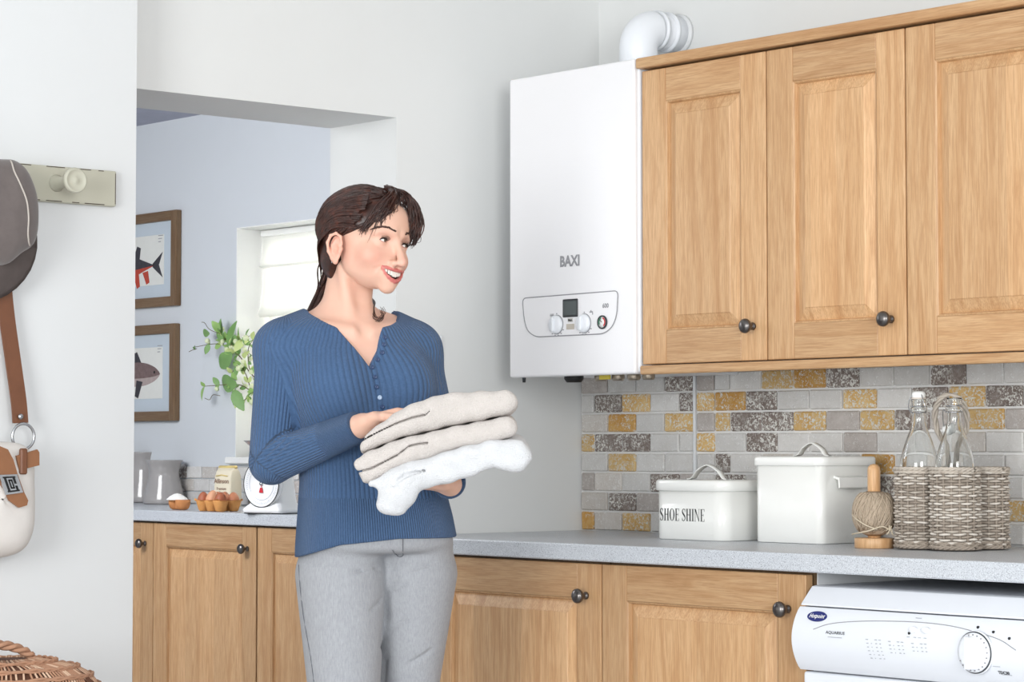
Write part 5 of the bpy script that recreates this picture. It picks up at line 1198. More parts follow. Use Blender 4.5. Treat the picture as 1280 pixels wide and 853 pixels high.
blend(.55*g2((.045, .06, -.035), (.018, .03, .016)), (222, 148, 130))
blend(.4*g2((0, .108, -.036), (.012, .012, .012)), (232, 168, 152)); blend(.45*g2((.076, -.012, -.02), (.012, .016, .03)), (226, 146, 128))
blend(.35*g2((.031, .075, .009), (.018, .02, .006)), (206, 140, 120))
dl_ = np.minimum(chain(hd.T, [(MX(s), MY(s)+.0012, ZU(s)+.0036*(1-.55*abs(s))) for s in SS], [.0026*(1-.4*s*s) for s in SS], .002), chain(hd.T, [(MX(s), MY(s)-.0005, ZL(s)-.0040*(1-.6*abs(s))) for s in SS], [.0037*(1-.6*s*s) for s in SS], .002))
blend(np.clip(1-(dl_-.0006)/.0012, 0, 1)*isH*.95, (202, 108, 106))
inside = (hd[:, 1] < MY(np.clip(hd[:, 0]/.0315, -1, 1))-.0055) & (np.abs(hd[:, 0]) < .029) & (hd[:, 2] < ZU(np.clip(hd[:, 0]/.0315, -1, 1))+.001) & (hd[:, 2] > ZL(np.clip(hd[:, 0]/.0315, -1, 1))-.002) & (hd[:, 1] > .05) & isH
blend(inside*1.0, (96, 40, 40))
blend(.35*np.clip(((V[:, 2] < 1.42) & (V[:, 2] > 1.28)).astype(float), 0, 1), (228, 184, 164))
sk = NT('skin'); va = sk.new('ShaderNodeAttribute', attribute_name='skin_tone'); vv = sk.coord('Object'); nz = sk.noise(vv, 55, 3)
sk.color(sk.mix(sk.math('MULTIPLY', nz, .16), va.outputs['Color'], srgb(212,156,134))); sk.set(Roughness=.48, Specular_IOR_Level=.35, Subsurface_Weight=.12, Subsurface_Scale=.012); sk.b.inputs['Subsurface Radius'].default_value = (1, .35, .2)
sk.bump(sk.noise(vv, 900, 2), .05, .0005)
body = np_obj('body', V, Q, [sk.m], person, colors={'skin_tone': col})
# --- eyes, lashes, brows, teeth
def push_out(h, gap, steps=26, lim=.03):
    # move a head-frame point along +forward-ish radial until it sits `gap` outside the face
    h = np.array(h, float); c = np.array([h[0]*.35, 0, h[2]*.5]); d = h-c; d /= np.linalg.norm(d); lo, hi = -lim, lim
    for _ in range(steps):
        m = (lo+hi)/2; q = h+d*m
        v = float(np.asarray(head_d([np.array([t]) for t in q])).ravel()[0])/HS
        if v < gap: lo = m
        else: hi = m
    return h+d*(lo+hi)/2
M_eyew = plain('eye_white', srgb(236,232,228), .15, var=.01); M_iris = plain('hazel_iris', srgb(92,84,72), .12, var=.3, scale=600); M_pupil = plain('pupil', srgb(10,9,9), .08)
M_lash = plain('dark_lashes', srgb(38,26,24), .6); M_brow = plain('brown_brow_hair', srgb(70,46,38), .7, var=.2, scale=300); M_teeth = plain('teeth', srgb(246,242,234), .2, var=.01)
for s_, nm in ((-1, 'eye'), (1, 'eye')):
    c = np.array([.0315*s_, .0665, -.0005]); R_ = .0142; n1, n2 = 29, 15; P = []
    eu = lambda t: math.radians(21)*(1-t*t)**.75+.02-.05*t*s_*-1*0; el = lambda t: -math.radians(13)*(1-t*t)**.8+.02
    for i in range(n1):
        t = -1+2*i/(n1-1); az = math.radians(44)*t; row = []
        for j in range(n2):
            e = el(t)+(eu(t)-el(t))*j/(n2-1)
            row.append(c+np.array([R_*math.cos(e)*math.sin(az)*1.0, R_*math.cos(e)*math.cos(az)*.915, R_*math.sin(e)*.92]))
        P.append(row)
    P = np.array(P); gaze = np.array([.30, .93, .10]); gaze /= np.linalg.norm(gaze)
    g = Geo(); g.grid(np.array([[from_head(q) for q in r] for r in P]))
    for fi, f in enumerate(g.f):
        i, j = divmod(fi, n2-1); q = P[i:i+2, j:j+2].reshape(-1, 3).mean(0)-c; a = math.degrees(math.acos(np.clip(np.dot(q/np.linalg.norm(q), gaze), -1, 1)))
        g.mi[fi] = 2 if a < 10 else (1 if a < 25 else 0)
    e_ = g.obj('eye', [M_eyew, M_iris, M_pupil], person, local=True)
    g = Geo(); rim = [from_head(c+(P[i, -1]-c)*1.035) for i in range(n1)]; g.tube(rim, [.0009+.0009*math.sin(math.pi*i/(n1-1)) for i in range(n1)], 6)
    for i in range(3, n1-1, 2):
        a = c+(P[i, -1]-c)*1.04; d = np.array([(P[i, -1]-c)[0]*.5+.002*s_*-1*0, .0055, .0040]); g.tube([from_head(a), from_head(a+d*.6), from_head(a+d+np.array([0, 0, .0015]))], [.0005, .0004, .0002], 4)
    g.obj('eyelashes', M_lash, e_, local=True)
    low = [from_head(c+(P[i, 0]-c)*1.02) for i in range(n1)]
    g = Geo(); g.tube(low, .0007, 6); g.obj('lower_lid', plain('lid_pink', srgb(200,140,126), .4), e_, local=True)
    g = Geo()
    for k in range(46):
        u = k/45; b0 = np.array([(.013+.037*u)*s_, .085-.022*u**2, .0185+.0095*math.sin(math.pi*min(1, u*.75+.05))-.004*u]) + rng.normal(0, .0009, 3)
        b1 = b0+np.array([.0075*s_, -.003*u, .0022-.0042*u]); q0, q1 = push_out(b0, .0004), push_out(b1, .0008)
        g.tube([from_head(q0), from_head((q0+q1)/2+np.array([0, .0004, .0004])), from_head(q1)], [.0013, .0011, .0003], 4)
    g.obj('eyebrow', M_brow, person, local=True)
g = Geo()
for i in range(10):
    s_ = (-.9+.2*i); x, y = MX(s_)*.93, MY(s_)-.0036; ztop, zbot = ZU(s_)+.002, ZU(s_)-.0095*(1-.35*abs(s_))-(.0008 if abs(s_) < .2 else 0)
    w_ = .0049*(1 if abs(s_) < .5 else .86)/2; tx_ = np.array([1, float(MY(s_+.05)-MY(s_-.05))/(.1*.0315*.93), 0]); tx_ /= np.linalg.norm(tx_); n_ = np.array([-tx_[1], tx_[0], 0])
    c8 = []
    for zz, tp in ((ztop, 1), (zbot+.001, 1), (zbot, .72)):
        for a, b in ((-1, 1), (1, 1), (1, -1), (-1, -1)): c8.append(from_head(np.array([x, y, zz])+tx_*a*w_*tp+n_*(.0016 if b > 0 else -.002)*tp))
    fs = [(0, 1, 2, 3), (8, 9, 10, 11)]+[(r*4+k, r*4+(k+1) % 4, r*4+4+(k+1) % 4, r*4+4+k) for r in (0, 1) for k in range(4)]
    g.add(c8, fs)
tt = g.obj('teeth', M_teeth, person, local=True); tag(tt, kind='stuff')

# ---------------------------------------------------------------- clothes, hair, towels
RIBT, RIBS = 104, 40
def front(fl, x, z):
    i = int(np.argmin(np.abs(fl.ax[0]-x))); k = int(np.argmin(np.abs(fl.ax[2]-z))); c = fl.F[i, :, k]; j = int(np.argmax(c < 0))
    if j == 0: return None
    t = c[j-1]/(c[j-1]-c[j]); return float(fl.ax[1][j-1]+t*(fl.ax[1][j]-fl.ax[1][j-1]))
fs_ = Field(axis_of((-.28, .28, .0034)), axis_of((-.27, .23, .0034)), axis_of((.84, 1.46, .0034)))
build_upper(fs_, .006)
CW = np.array(WR)-np.array(ER); CWd = CW/np.linalg.norm(CW); CR = np.array(ER)+CW*.955
fs_.capsule(ER, tuple(CR), .0465, .0335, k=.005)
CL = np.array(WL)-np.array(EL_); CLd = CL/np.linalg.norm(CL); CLp = np.array(EL_)+CL*.95
fs_.capsule(EL_, tuple(CLp), .0460, .0335, k=.005)
for c, d in ((CR, CWd), (CLp, CLd)):
    fs_.sub(lambda p, c=c, d=d: -((p[0]-c[0])*d[0]+(p[1]-c[1])*d[1]+(p[2]-c[2])*d[2]), c-np.array([.06]*3), c+np.array([.06]*3), .004)
# elbow folds
for a, b, r in (((-0.1773, -0.085, 1.0996), (-0.1316, -0.08, 1.1426), .0075), ((-0.1687, -0.088, 1.0881), (-0.1215, -0.082, 1.1376), .0060), ((-0.1861, -0.08, 1.1145), (-0.1419, -0.076, 1.1459), .0065), ((-0.1213, -0.085, 1.1492), (-0.1004, -0.098, 1.1359), .006), ((-0.0904, -0.1, 1.1524), (-0.0749, -0.108, 1.1375), .005)):
    y0 = [front(fs_, q[0], q[2]) for q in (a, b)]
    if None in y0: continue
    fs_.capsule((a[0], y0[0]+.002, a[2]), (b[0], y0[1]+.002, b[2]), r*.75, r, k=.006)
for a, b in (((-0.1805, 0.0, 1.0925), (-0.1337, 0.0, 1.1395)), ((-0.189, 0.0, 1.106), (-0.1455, 0.0, 1.1445)), ((-0.1721, 0.0, 1.0808), (-0.1219, 0.0, 1.1328))):
    y0 = [front(fs_, q[0], q[2]) for q in (a, b)]
    if None in y0: continue
    fs_.sub(lambda p: cap(p, (a[0], y0[0]-.001, a[2]), (b[0], y0[1]-.001, b[2]), .0022, .003), [min(a[i], b[i])-.04 if i != 1 else min(y0)-.04 for i in range(3)], [max(a[i], b[i])+.04 if i != 1 else max(y0)+.04 for i in range(3)], .004)
# hem
HX, HZ = np.array([-.20, -.13, -.03, .09, .204, .28]), np.array([.884, .895, .925, .937, .936, .930])
fs_.sub(lambda p: p[2]-np.interp(np.asarray(p[0], float), HX, HZ), (-.3, -.3, .8), (.3, .3, .97), .004)
# neckline: a polygon in the body plane (u across, z up), cut only through the front; a plain scoop at the back
NK = [(-.100, 1.50), (-.100, 1.404), (-.085, 1.389), (-.070, 1.379), (-.058, 1.3735), (-.054, 1.366), (-.028, 1.330), (.000, 1.290), (.022, 1.324), (.036, 1.366), (.040, 1.375), (.062, 1.380), (.082, 1.389), (.100, 1.404), (.100, 1.50)]
def poly_d(u, z, P):
    d = None; inside = None
    for i in range(len(P)):
        (ax_, az), (bx_, bz) = P[i], P[(i+1) % len(P)]; ex, ez = bx_-ax_, bz-az; wx, wz = u-ax_, z-az
        t = np.clip((wx*ex+wz*ez)/(ex*ex+ez*ez), 0, 1); dd = (wx-ex*t)**2+(wz-ez*t)**2; d = dd if d is None else np.minimum(d, dd)
        cr_ = ((az > z) != (bz > z)) & (u < (bx_-ax_)*(z-az)/((bz-az) if abs(bz-az) > 1e-9 else 1e-9)+ax_); inside = cr_ if inside is None else inside ^ cr_
    return np.where(inside, -1, 1)*np.sqrt(d)
def neck_cut(p):
    cx = -.016; u = (p[0]-cx)*BL[0]+p[1]*BL[1]; f = (p[0]-cx)*BF[0]+p[1]*BF[1]; z = p[2]+0*u
    dfront = np.maximum(poly_d(u, z, NK), -(f+.012)); dback = np.maximum(np.maximum(1.404-z, np.abs(u)-.098), f-.02); return np.minimum(dfront, dback)
fs_.sub(neck_cut, (-.2, -.25, 1.28), (.2, .2, 1.46), .003)
V, Q = fs_.mesh()
cxs = np.interp(V[:, 2], TZ, TCX); u = (V[:, 0]-cxs)*BL[0]+V[:, 1]*BL[1]; f = (V[:, 0]-cxs)*BF[0]+V[:, 1]*BF[1]
hw = np.interp(V[:, 2], TZ, THW); hdp = np.interp(V[:, 2], TZ, THD)
hw = np.where(V[:, 2] > 1.33, .158, hw); hdp = np.where(V[:, 2] > 1.33, .098, hdp)
tphase = np.arctan2(u/hw*1.0, f/hdp)/(2*math.pi)*RIBT
def arm_phase(a, b, c, side):
    # angle round the nearest of the two arm bones, carried with a frame that turns at the elbow
    ph = np.zeros(len(V)); best = np.full(len(V), 9.); seg = np.zeros(len(V))
    for i, (s0, s1) in enumerate(((a, b), (b, c))):
        s0, s1 = np.array(s0), np.array(s1); d = s1-s0; L = np.linalg.norm(d); d = d/L; t = np.clip((V-s0) @ d, -.02, L+.02); r = V-s0-t[:, None]*d; dist = np.linalg.norm(r, axis=1)
        ref = np.array([.2*side, -1.0, 0]) if i == 0 else np.array([0, -.9, -.45]); e1 = ref-d*(ref @ d); e1 /= np.linalg.norm(e1); e2 = np.cross(d, e1)
        p_ = np.arctan2(r @ e2, r @ e1)/(2*math.pi)*RIBS; m = dist < best; ph[m] = p_[m]; best[m] = dist[m]; seg[m] = i+np.clip(t[m]/L, 0, 1)
    return ph, best, seg
pr1, br1, sg1 = arm_phase(SR, ER, WR, 1); pr2, br2, sg2 = arm_phase(SL_, EL_, WL, -1)
isr = br1 < br2; aph = np.where(isr, pr1, pr2); ad = np.minimum(br1, br2); seg = np.where(isr, sg1, sg2)
torso_d = np.asarray(torso((V[:, 0], V[:, 1], V[:, 2]), .006)); arm_d = ad-np.where(seg < 1, .0495-.008*seg, .0480-.013*(seg-1))
sleeve = np.clip((torso_d-arm_d-.004)/.004, 0, 1)*((seg > .12) | (torso_d > .012))
fine = np.where(sleeve > .5, np.clip((seg-1.62)/.02, 0, 1), np.clip((1.022-V[:, 2])/.004, 0, 1))
kn = NT('blue_rib_knit'); A = lambda n_: kn.new('ShaderNodeAttribute', attribute_name=n_).outputs['Fac']
ph = kn.new('ShaderNodeMix', data_type='FLOAT'); st_ = kn.math('GREATER_THAN', A('sleeve'), .5); kn.link(st_, ph.inputs[0]); kn.link(A('torso_rib'), ph.inputs[2]); kn.link(A('sleeve_rib'), ph.inputs[3])
mult = kn.math('ADD', 1.0, kn.math('GREATER_THAN', A('fine_rib'), .5)); x_ = kn.math('MULTIPLY', ph.outputs[0], mult)
sn = kn.math('SINE', kn.math('MULTIPLY', x_, 2*math.pi)); rib = kn.math('POWER', kn.math('ADD', kn.math('MULTIPLY', sn, .5), .5), .45)
v = kn.coord('Object'); nz = kn.noise(v, 260, 3); big = kn.noise(v, 9, 2)
kn.color(kn.mix(nz, kn.mix(big, srgb(56,81,115), srgb(64,91,126)), srgb(80,106,142))); kn.set(Roughness=.85, Specular_IOR_Level=.15, Sheen_Weight=.12)
kn.bump(kn.math('ADD', rib, kn.math('MULTIPLY', nz, .12)), .8, .0030)
sweater = np_obj('sweater', V, Q, [kn.m], person, attrs=dict(torso_rib=tphase, sleeve_rib=aph, sleeve=sleeve, fine_rib=fine))
M_btn = plain('blue_button', srgb(44,66,104), .3)
M_btn2 = plain('pale_button', srgb(170,190,215), .25)
for i, (q) in enumerate(((0.0573, 0.0, 1.3531), (0.0563, 0.0, 1.3379), (0.0531, 0.0, 1.321), (0.0439, 0.0, 1.3059), (0.033, 0.0, 1.2899), (0.0398, 0.0, 1.2697), (0.0432, 0.0, 1.2492), (0.0492, 0.0, 1.2277), (0.0543, 0.0, 1.2084))):
    y = front(fs_, q[0], q[2])
    if y is None: continue
    g = Geo(); g.lathe([(.0048, .001), (.0048, -.0018), (.0038, -.0027), (.0022, -.0018), (0, -.0018)], (0, 0, 0), 12, 1); th = math.radians(22)
    g.v = [(q[0]+a*math.cos(th)-b*math.sin(th), y-.0004+a*math.sin(th)+b*math.cos(th), q[2]+c) for a, b, c in g.v]; g.obj('button', M_btn2 if i == 7 else M_btn, sweater, local=True)
# trousers
ft = Field(axis_of((-.24, .30, .004)), axis_of((-.20, .22, .004)), axis_of((.03, 1.0, .0045)))
ft.add(lambda p: torso(p, -.003, .905), (-.26, -.24, .70), (.34, .26, 1.02), .01)
LEG = [((-.036, -.012, .858), (-.020, -.072, .47), (-.010, .002, .055), .0955, .0610, .050), ((.116, .046, .858), (.094, .080, .47), (.112, .085, .055), .0900, .0480, .046)]
def legs(p):
    d = None
    for h, kn_, an, r0, r1, r2 in LEG:
        e = smin(cap(p, h, kn_, r0, r1), cap(p, kn_, an, r1, r2), .016); d = e if d is None else smin(d, e, .012)
    return d
ft.add(legs, (-9, -9, -9), (9, 9, 9), .022)
ft.sub(lambda p: p[2]-.042+0*p[0], (-.3, -.3, .02), (.4, .3, .07), .002)
ft.sub(lambda p: .965-p[2]+0*p[0], (-.3, -.3, .94), (.4, .3, 1.01), .004)
for a, b, r in (((0.0603, 0.0, 0.8166), (0.1071, 0.0, 0.835), .0032), ((0.0603, 0.0, 0.82), (0.082, 0.0, 0.8533), .003), ((0.0502, 0.0, 0.81), (0.0302, 0.0, 0.7899), .003), ((-0.0052, 0.0, 0.87), (0.0735, 0.0, 0.875), .0025), ((0.1121, 0.0, 0.87), (0.1623, 0.0, 0.8867), .0022), ((0.0638, 0.0, 0.74), (0.1006, 0.0, 0.7649), .003), ((0.1075, 0.0, 0.6734), (0.1542, 0.0, 0.7033), .003)):
    y0 = [front(ft, q[0], q[2]) for q in (a, b)]
    if None in y0: continue
    ft.sub(lambda p: cap(p, (a[0], y0[0]-.001, a[2]), (b[0], y0[1]-.001, b[2]), r, r*.4), [min(a[i], b[i])-.05 if i != 1 else min(y0)-.05 for i in range(3)], [max(a[i], b[i])+.05 if i != 1 else max(y0)+.05 for i in range(3)], .008)
groove_ = []
for q in [(0.0586, 0.0, 0.8133), (0.057, 0.0, 0.7733), (0.0538, 0.0, 0.7233), (0.0506, 0.0, 0.6734), (0.0491, 0.0, 0.6069)]:
    y = front(ft, q[0], q[2])
    if y is not None: groove_.append((q[0], y-.001, q[2]))
if len(groove_) > 2: ft.sub(lambda p: chain(p, groove_, [.003]+[.0075]*(len(groove_)-1)), (-9, -9, -9), (9, 9, 9), .012)
V, Q = ft.mesh()
ln = NT('grey_linen'); v = ln.coord('Object', (1, 1, .16)); v2 = ln.coord('Object', (.16, .16, 1)); v3 = ln.coord('Object')
n1 = ln.noise(v, 420, 3, .7); n2 = ln.noise(v2, 420, 3, .7); n3 = ln.noise(v3, 34, 4, .6)
c_ = ln.mix(n1, srgb(112,114,119), srgb(192,194,198)); c_ = ln.mix(ln.math('MULTIPLY', n2, .55), c_, srgb(172,174,178)); c_ = ln.mix(ln.math('MULTIPLY', n3, .35), c_, srgb(138,140,146))
ln.color(c_); ln.set(Roughness=.9, Specular_IOR_Level=.12, Sheen_Weight=.1); ln.bump(ln.math('ADD', n1, n2), .25, .001)
trousers = np_obj('trousers', V, Q, [ln.m], person)
M_stitch = plain('dark_grey_stitching', srgb(108,110,116), .9, spec=.1)
for pts in ([(0.0968, 0.0, 0.9435), (0.0961, 0.0, 0.9068), (0.0919, 0.0, 0.8984), (0.0835, 0.0, 0.8992), (0.076, 0.0, 0.9134)], [(-0.1209, 0.0, 0.8817), (-0.1156, 0.0, 0.8233), (-0.107, 0.0, 0.7649), (-0.0933, 0.0, 0.6983), (-0.0847, 0.0, 0.6401), (-0.0796, 0.0, 0.5986)]):
    sp_ = spline(pts, 30); out = []
    for q in sp_:
        y = front(ft, q[0], q[2])
        if y is not None: out.append((q[0], y-.0018, q[2]))
    if len(out) > 3: Geo().tube(out, .0008, 5).obj('seam', M_stitch, trousers, local=True)
M_shoe = plain('dark_leather_shoe', srgb(52,44,42), .4)
for an in ((-.008, .005), (.112, .085)):
    fh = Field(axis_of((an[0]-.07, an[0]+.13, .005)), axis_of((an[1]-.23, an[1]+.09, .005)), axis_of((-.004, .11, .005)))
    fh.capsule((an[0], an[1]+.012, .040), (an[0]+.045, an[1]-.115, .034), .040, .034, k=.02); fh.capsule((an[0]+.045, an[1]-.115, .030), (an[0]+.064, an[1]-.165, .024), .036, .026, k=.02)
    fh.sub(lambda p: p[2]-.002+0*p[0], (-1, -1, -.02), (1, 1, .05), .003); V, Q = fh.mesh(); np_obj('shoe', V, Q, [M_shoe], person)
# hair: a close cap, combed locks, fringe, tail
hairm = NT('dark_brown_hair'); v = hairm.coord('Object'); oi = hairm.noise(v, 55, 4, .7); o2 = hairm.noise(v, 300, 2)
hairm.color(hairm.mix(hairm.math('MULTIPLY', o2, .6), hairm.ramp(oi, [(.3, srgb(34,20,17)), (.52, srgb(60,33,26)), (.72, srgb(110,60,44))]), srgb(48,28,23)))
hairm.set(Roughness=.36, Specular_IOR_Level=.5); hairm.bump(o2, .3, .001)
fh = Field(axis_of((-.12, .16, .0026)), axis_of((-.17, .11, .0026)), axis_of((1.41, 1.70, .0026)))
HYY = np.array([-.12, -.085, -.060, -.045, -.034, -.024, -.010, .02, .045, .058, .072, .09]); HZZ = np.array([-.085, -.085, -.078, -.055, -.030, -.004, .004, .012, .022, .040, .070, .085])
def cap_d(p):
    h = to_head(p); d = smin(ell(h, (0, -.016, .042), (.0805, .1005, .0800)), ell(h, (0, -.045, -.022), (.060, .062, .062)), .03)
    return smax(d, (np.interp(np.asarray(h[1], float), HYY, HZZ)-h[2])*.8, .006)*HS
fh.add(cap_d, (-.2, -.2, 1.4), (.2, .2, 1.75), .002)
V, Q = fh.mesh(); hair = np_obj('hair', V, Q, [hairm.m], person)
def outer(h, gap):
    h = np.array(h, float); v0 = np.asarray(head_d([h[:, 0], h[:, 1], h[:, 2]]))/HS; d = h-np.array([0, -.01, .03]); d /= np.linalg.norm(d, axis=1)[:, None]
    return h+d*np.maximum(gap-v0, 0)[:, None]
EC, ER_ = np.array([0, -.016, .040]), np.array([.0815, .1015, .0815])
Bd = np.array([0, -.80, -.62]); Bd /= np.linalg.norm(Bd)
g = Geo()
for i in range(620):
    ph_ = rng.uniform(-1.62, 1.62); fy = rng.uniform(.30, .80)*(1-.22*abs(ph_)/1.6); s0 = np.array([math.sin(ph_)*math.sqrt(1-fy*fy), fy, math.cos(ph_)*math.sqrt(1-fy*fy)]); 
    om = math.acos(np.clip(s0 @ Bd, -1, 1)); off = rng.uniform(.985, 1.022); pts = []; t0 = rng.uniform(0, .2)
    for k in range(16):
        t = t0+(1-t0)*k/15; q = (math.sin((1-t)*om)*s0+math.sin(t*om)*Bd)/math.sin(om); side = .10*math.sin(math.pi*t)*math.sin(ph_*1.3)
        q = q+np.array([side*.5, 0, -abs(side)*.2]); q /= np.linalg.norm(q); pts.append(from_head(EC+q*ER_*(off+.012*math.sin(t*7+i))))
    r = rng.uniform(.0013, .0028); g.tube(pts, [r*(.45+.55*math.sin(math.pi*min(1, .12+k/15*.9))) for k in range(16)], 5)
for i in range(300):
    s_ = -1 if i % 3 else 1; z0 = rng.uniform(.012, .085); y0 = min(.058, .02+.55*z0+rng.uniform(-.02, .012)); a = [s_*(.074-.25*max(0, z0-.05)), y0, z0+.006]; b_ = [s_*.081, -.018+rng.normal(0, .006), z0*.75+.010]; c_ = [s_*(.070-.1*max(0, z0-.05)), -.068, z0*.35-.012+rng.normal(0, .004)]; e_ = [s_*.022, -.098, -.050+rng.normal(0, .008)]
    sp_ = outer(spline([a, b_, c_, e_], 16), rng.uniform(.010, .0145)); r = rng.uniform(.0012, .0024)
    g.tube([from_head(q) for q in sp_], [r*(.35+.65*math.sin(math.pi*min(1, .12+k/15*.9))) for k in range(16)], 5)
lk = g.obj('combed_locks', hairm.m, hair, local=True); tag(lk, kind='stuff')
g = Geo()
def lock(ctrl, n, jit, r0, r1):
    C0 = np.array(ctrl, float)
    for _ in range(n):
        j = rng.normal(0, jit, C0.shape)*np.linspace(.7, 1.3, len(C0))[:, None]; sp_ = spline(C0+j, 18); sp_ = [from_head(q) for q in outer(sp_, .0025)]; r = rng.uniform(r0, r1); g.tube(sp_, [r*(1-.75*(k/17)**2) for k in range(18)], 5)
# near-side fringe, swept down to the temple
for e, z, n in ((-.068, .012, 12), (-.063, .018, 14), (-.056, .020, 14), (-.048, .030, 12), (-.040, .036, 10), (-.031, .044, 8)):
    lock([(-.002, .045, .116), (e*.35, .078, .098), (e*.72, .086 if e > -.05 else .074, .066), (e*.95, .078 if e > -.05 else .058, z+.018), (e, .072 if e > -.05 else .045, z)], n, .0030, .0010, .0022)
for e, z, n in ((-.060, .004, 4), (-.020, .050, 3)): lock([(-.002, .058, .112), (e*.4, .088, .095), (e*.8, .084, .060), (e, .064, z)], n, .0035, .0006, .0011)
# far-side fringe, bulging out and curving back in
for e, z, n in ((.030, .030, 10), (.040, .020, 16), (.050, .012, 18), (.060, .006, 16), (.066, .010, 12)):
    lock([(.006, .045, .116), (.016+e*.2, .070, .106), (e*.76, .085, .080), (e*.96, .0865, .050), (e*1.02, .078, z+.014), (e*.98, .068, z)], n, .0028, .0010, .0021)
for e, z, n in ((-.016, .074, 12), (-.006, .078, 12), (.004, .080, 12), (.014, .076, 12), (.022, .066, 8)): lock([(.002+e*.3, .040, .117), (e*.6, .064, .111), (e*.9, .074, .100), (e, .076, z)], n, .003, .0010, .0020)
for k in range(6): lock([(.004, .058, .112), (.012, .090, .100), (.020, .098, .070), (.020+.006*k, .094, .040)], 1, .004, .0006, .0010)
g.obj('fringe', hairm.m, hair, local=True)
g = Geo()
B0 = from_head((0, -.088, -.058))
for _ in range(90):
    j = rng.normal(0, 1, 3); a = B0+j*np.array([.011, .010, .014]); pts = [a+np.array([.012, -.01, .03]), a, (-.076+j[0]*.0055, .052+j[1]*.006, 1.468), (-.092+j[0]*.005, .066+j[1]*.006, 1.436), (-.106+j[0]*.005, .074+j[1]*.006, 1.405), (-.110+j[0]*.006, .082+j[1]*.006, 1.36)]
    r = rng.uniform(.0012, .0024); g.tube(spline(pts, 22), [r*(1-.5*(k/21)**3) for k in range(22)], 5)
g.obj('pony_tail', hairm.m, hair, local=True)
g = Geo()
for _ in range(10):
    j = rng.normal(0, .0022, 3); pts = [(-.005, .070, 1.460), (.020, .055, 1.440), (.029, .020, 1.428), (.028, -.015, 1.412), (.034, -.040, 1.394), (.045, -.046, 1.392), (.052, -.040, 1.402), (.046, -.030, 1.414)]
    g.tube(spline(np.array(pts)+j*np.linspace(.6, 1.6, 8)[:, None], 24), [.0009*(1-.6*(k/23)**2) for k in range(24)], 5)
g.obj('tail_curl', hairm.m, hair, local=True)
g = Geo(); e_ = from_head((-.0835, -.010, -.051)); g.lathe([(0, -.0016), (.0016, 0), (0, .0016)], e_, 8); g.obj('ear_stud', M_steel, person, local=True)
# folded towels
def terry(name, a, b):
    n = NT(name); v = n.coord('Object'); f1 = n.noise(v, 420, 2, .7); f2 = n.noise(v, 60, 3); n.color(n.mix(n.math('ADD', n.math('MULTIPLY', f1, .7), n.math('MULTIPLY', f2, .3)), a, b))
    n.set(Roughness=.95, Specular_IOR_Level=.1, Sheen_Weight=.25); n.bump(n.math('ADD', f1, n.math('MULTIPLY', f2, .4)), .9, .004); return n.m
M_tb = terry('beige_terry', srgb(196,188,182), srgb(226,219,214)); M_tw = terry('white_terry', srgb(212,213,216), srgb(233,234,236))
PRM = np.array(person.matrix_world) if False else np.array(Matrix.Translation(person.location) @ Matrix.Rotation(math.radians(48.992), 4, 'Z'))
def towel(label, top, bot, groove, yc, hw, mat, extra=None, seed=0):
    tx_, tz = np.array(top)[:, [0, 2]].T; bx_, bz = np.array(bot)[:, [0, 2]].T; x0, x1 = min(tx_[0], bx_[0]), max(tx_[-1], bx_[-1])
    fl = Field(axis_of((x0-.02, x1+.02, .0025)), axis_of((yc-hw-.03, yc+hw+.03, .003)), axis_of((min(bz.min(), 1.0 if extra else 9)-.02, tz.max()+.02, .0024)))
    def fn(p):
        X = np.asarray(p[0], float); zt = np.interp(X, tx_, tz); zb = np.interp(X, bx_, bz); zc = (zt+zb)/2; h = np.maximum((zt-zb)/2, .004)
        sag = .006*np.sin(8*p[1]+seed); r = np.minimum(h*.98, .020)
        qz = np.abs(p[2]-zc-sag)-h+r; qy = np.abs(p[1]-yc-.004*np.sin(X*30+seed))-hw+r; qx = np.maximum(x0-X, X-x1)+r*.9
        o = np.sqrt(np.maximum(qz, 0)**2+np.maximum(qy, 0)**2+np.maximum(qx, 0)**2)+np.minimum(np.maximum(np.maximum(qz, qy), qx), 0)-r
        return o+.0016*np.sin(X*55+seed*3)*np.sin(p[1]*47+p[2]*60+seed)+.0010*np.sin(X*120+p[2]*110+seed)+(.0016*np.sin(X*38-p[2]*95+1.3)+.0010*np.sin(X*85+p[2]*160) if seed == 3 else 0)
    fl.add(fn, (-9, -9, -9), (9, 9, 9), .001)
    if extra: extra(fl)
    if groove is not None:
        gx, gz = np.array(groove)[:, [0, 2]].T
        fl.sub(lambda p: np.maximum(np.maximum(np.abs(p[2]-np.interp(np.asarray(p[0], float), gx, gz))-.0016, np.asarray(p[0], float)-gx[-1]), -(np.minimum(0, -fn(p)))*0-(.017+fn(p))), (-9, -9, -9), (9, 9, 9), .004)
    V, Q = fl.mesh(); c = V.mean(0); o = np_obj('folded_towel', V-c, Q, [mat], None)
    o.location = tuple((PRM @ np.append(c, 1))[:3]); o.rotation_euler = (0, 0, math.radians(48.992)); tag(o, label, 'towel', 'folded towels in her arms'); return fl
YC, HWD = -.315, .115
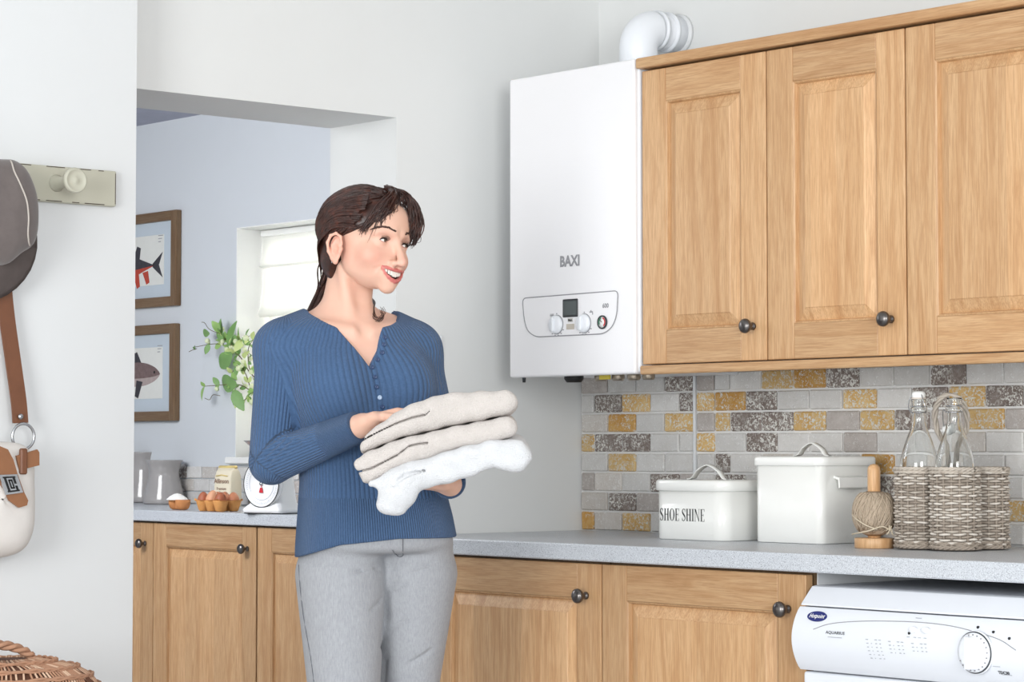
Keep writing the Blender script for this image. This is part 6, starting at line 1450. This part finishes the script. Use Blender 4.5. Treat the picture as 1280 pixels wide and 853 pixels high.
towel('top folded towel of the stack, beige, lying under her right hand', [(0.0301, -0.4, 1.1429), (0.0456, -0.4, 1.16), (0.0657, -0.4, 1.1755), (0.0889, -0.4, 1.1925), (0.1152, -0.4, 1.208), (0.1431, -0.4, 1.2204), (0.1664, -0.4, 1.2274), (0.199, -0.4, 1.2336), (0.2579, -0.4, 1.239), (0.3091, -0.4, 1.239), (0.3293, -0.4, 1.2344)],
      [(0.0271, -0.4, 1.1135), (0.0457, -0.4, 1.1244), (0.0937, -0.4, 1.1445), (0.1417, -0.4, 1.1584), (0.199, -0.4, 1.1693), (0.2502, -0.4, 1.1809), (0.3153, -0.4, 1.1933), (0.3293, -0.4, 1.1956)],
      [(0.0209, -0.4, 1.1321), (0.058, -0.4, 1.1522), (0.0936, -0.4, 1.1693), (0.1277, -0.4, 1.1817), (0.1556, -0.4, 1.1879), (0.1633, -0.4, 1.1956)], YC, HWD, M_tb, seed=1)
towel('middle folded towel of the stack, beige, between the other beige one and the white one', [(0.0194, -0.4, 1.1089), (0.0349, -0.4, 1.1166), (0.0457, -0.4, 1.1228), (0.0937, -0.4, 1.1429), (0.1417, -0.4, 1.1569), (0.199, -0.4, 1.1677), (0.2502, -0.4, 1.1793), (0.3153, -0.4, 1.191), (0.3293, -0.4, 1.1879)],
      [(0.021, -0.4, 1.0872), (0.035, -0.4, 1.0609), (0.052, -0.4, 1.0625), (0.0907, -0.4, 1.0872), (0.1263, -0.4, 1.1011), (0.1697, -0.4, 1.1135), (0.2208, -0.4, 1.129), (0.2719, -0.4, 1.1391), (0.3231, -0.4, 1.1507), (0.3293, -0.4, 1.1538)],
      [(0.0117, -0.4, 1.0749), (0.0504, -0.4, 1.0841), (0.1015, -0.4, 1.1104), (0.1232, -0.4, 1.1275), (0.1433, -0.4, 1.1321), (0.1603, -0.4, 1.1337)], YC-.004, HWD+.006, M_tb, seed=2)
def flap(fl):
    pts = [(0.1748, -0.415, 1.0781), (0.1368, -0.43, 1.0752), (0.1142, -0.44, 1.0599), (0.1007, -0.445, 1.0355), (0.09, -0.445, 1.0141)]; rs = [.020, .022, .026, .027, .0215]
    for off in (-.012, .0, .014):
        fl.add(lambda p: chain((p[0], p[1]*1.0, p[2]), [(q[0]+off, q[1]+abs(off)*.4, q[2]-off*.15) for q in pts], [r*.8 for r in rs], .01), (-9, -9, -9), (9, 9, 9), .012)
    fl.sub(lambda p: chain(p, [(0.0953, -0.462, 1.0541), (0.1179, -0.455, 1.0708), (0.1526, -0.44, 1.0799), (0.183, -0.43, 1.0844)], [.002, .003, .003, .001]), (-9, -9, -9), (9, 9, 9), .01)
    fl.sub(lambda p: chain(p, [(0.1339, -0.47, 1.0268), (0.1262, -0.47, 1.0482), (0.1411, -0.46, 1.0663)], [.003, .003, .001]), (-9, -9, -9), (9, 9, 9), .01)
towel('white folded towel at the bottom of the stack with a drooping loose corner', [(0.049, -0.4, 1.0609), (0.0706, -0.4, 1.0749), (0.0907, -0.4, 1.0857), (0.1263, -0.4, 1.0996), (0.1697, -0.4, 1.112), (0.2208, -0.4, 1.1275), (0.2719, -0.4, 1.1375), (0.3138, -0.4, 1.1445), (0.3401, -0.4, 1.1414), (0.3572, -0.4, 1.1321)],
      [(0.0521, -0.4, 1.0563), (0.0707, -0.4, 1.0486), (0.1047, -0.4, 1.047), (0.1775, -0.4, 1.0517), (0.2317, -0.4, 1.0671), (0.258, -0.4, 1.0779), (0.2859, -0.4, 1.0888), (0.3231, -0.4, 1.081), (0.3448, -0.4, 1.0826), (0.3572, -0.4, 1.0934)],
      None, YC-.006, HWD+.012, M_tw, extra=flap, seed=3)
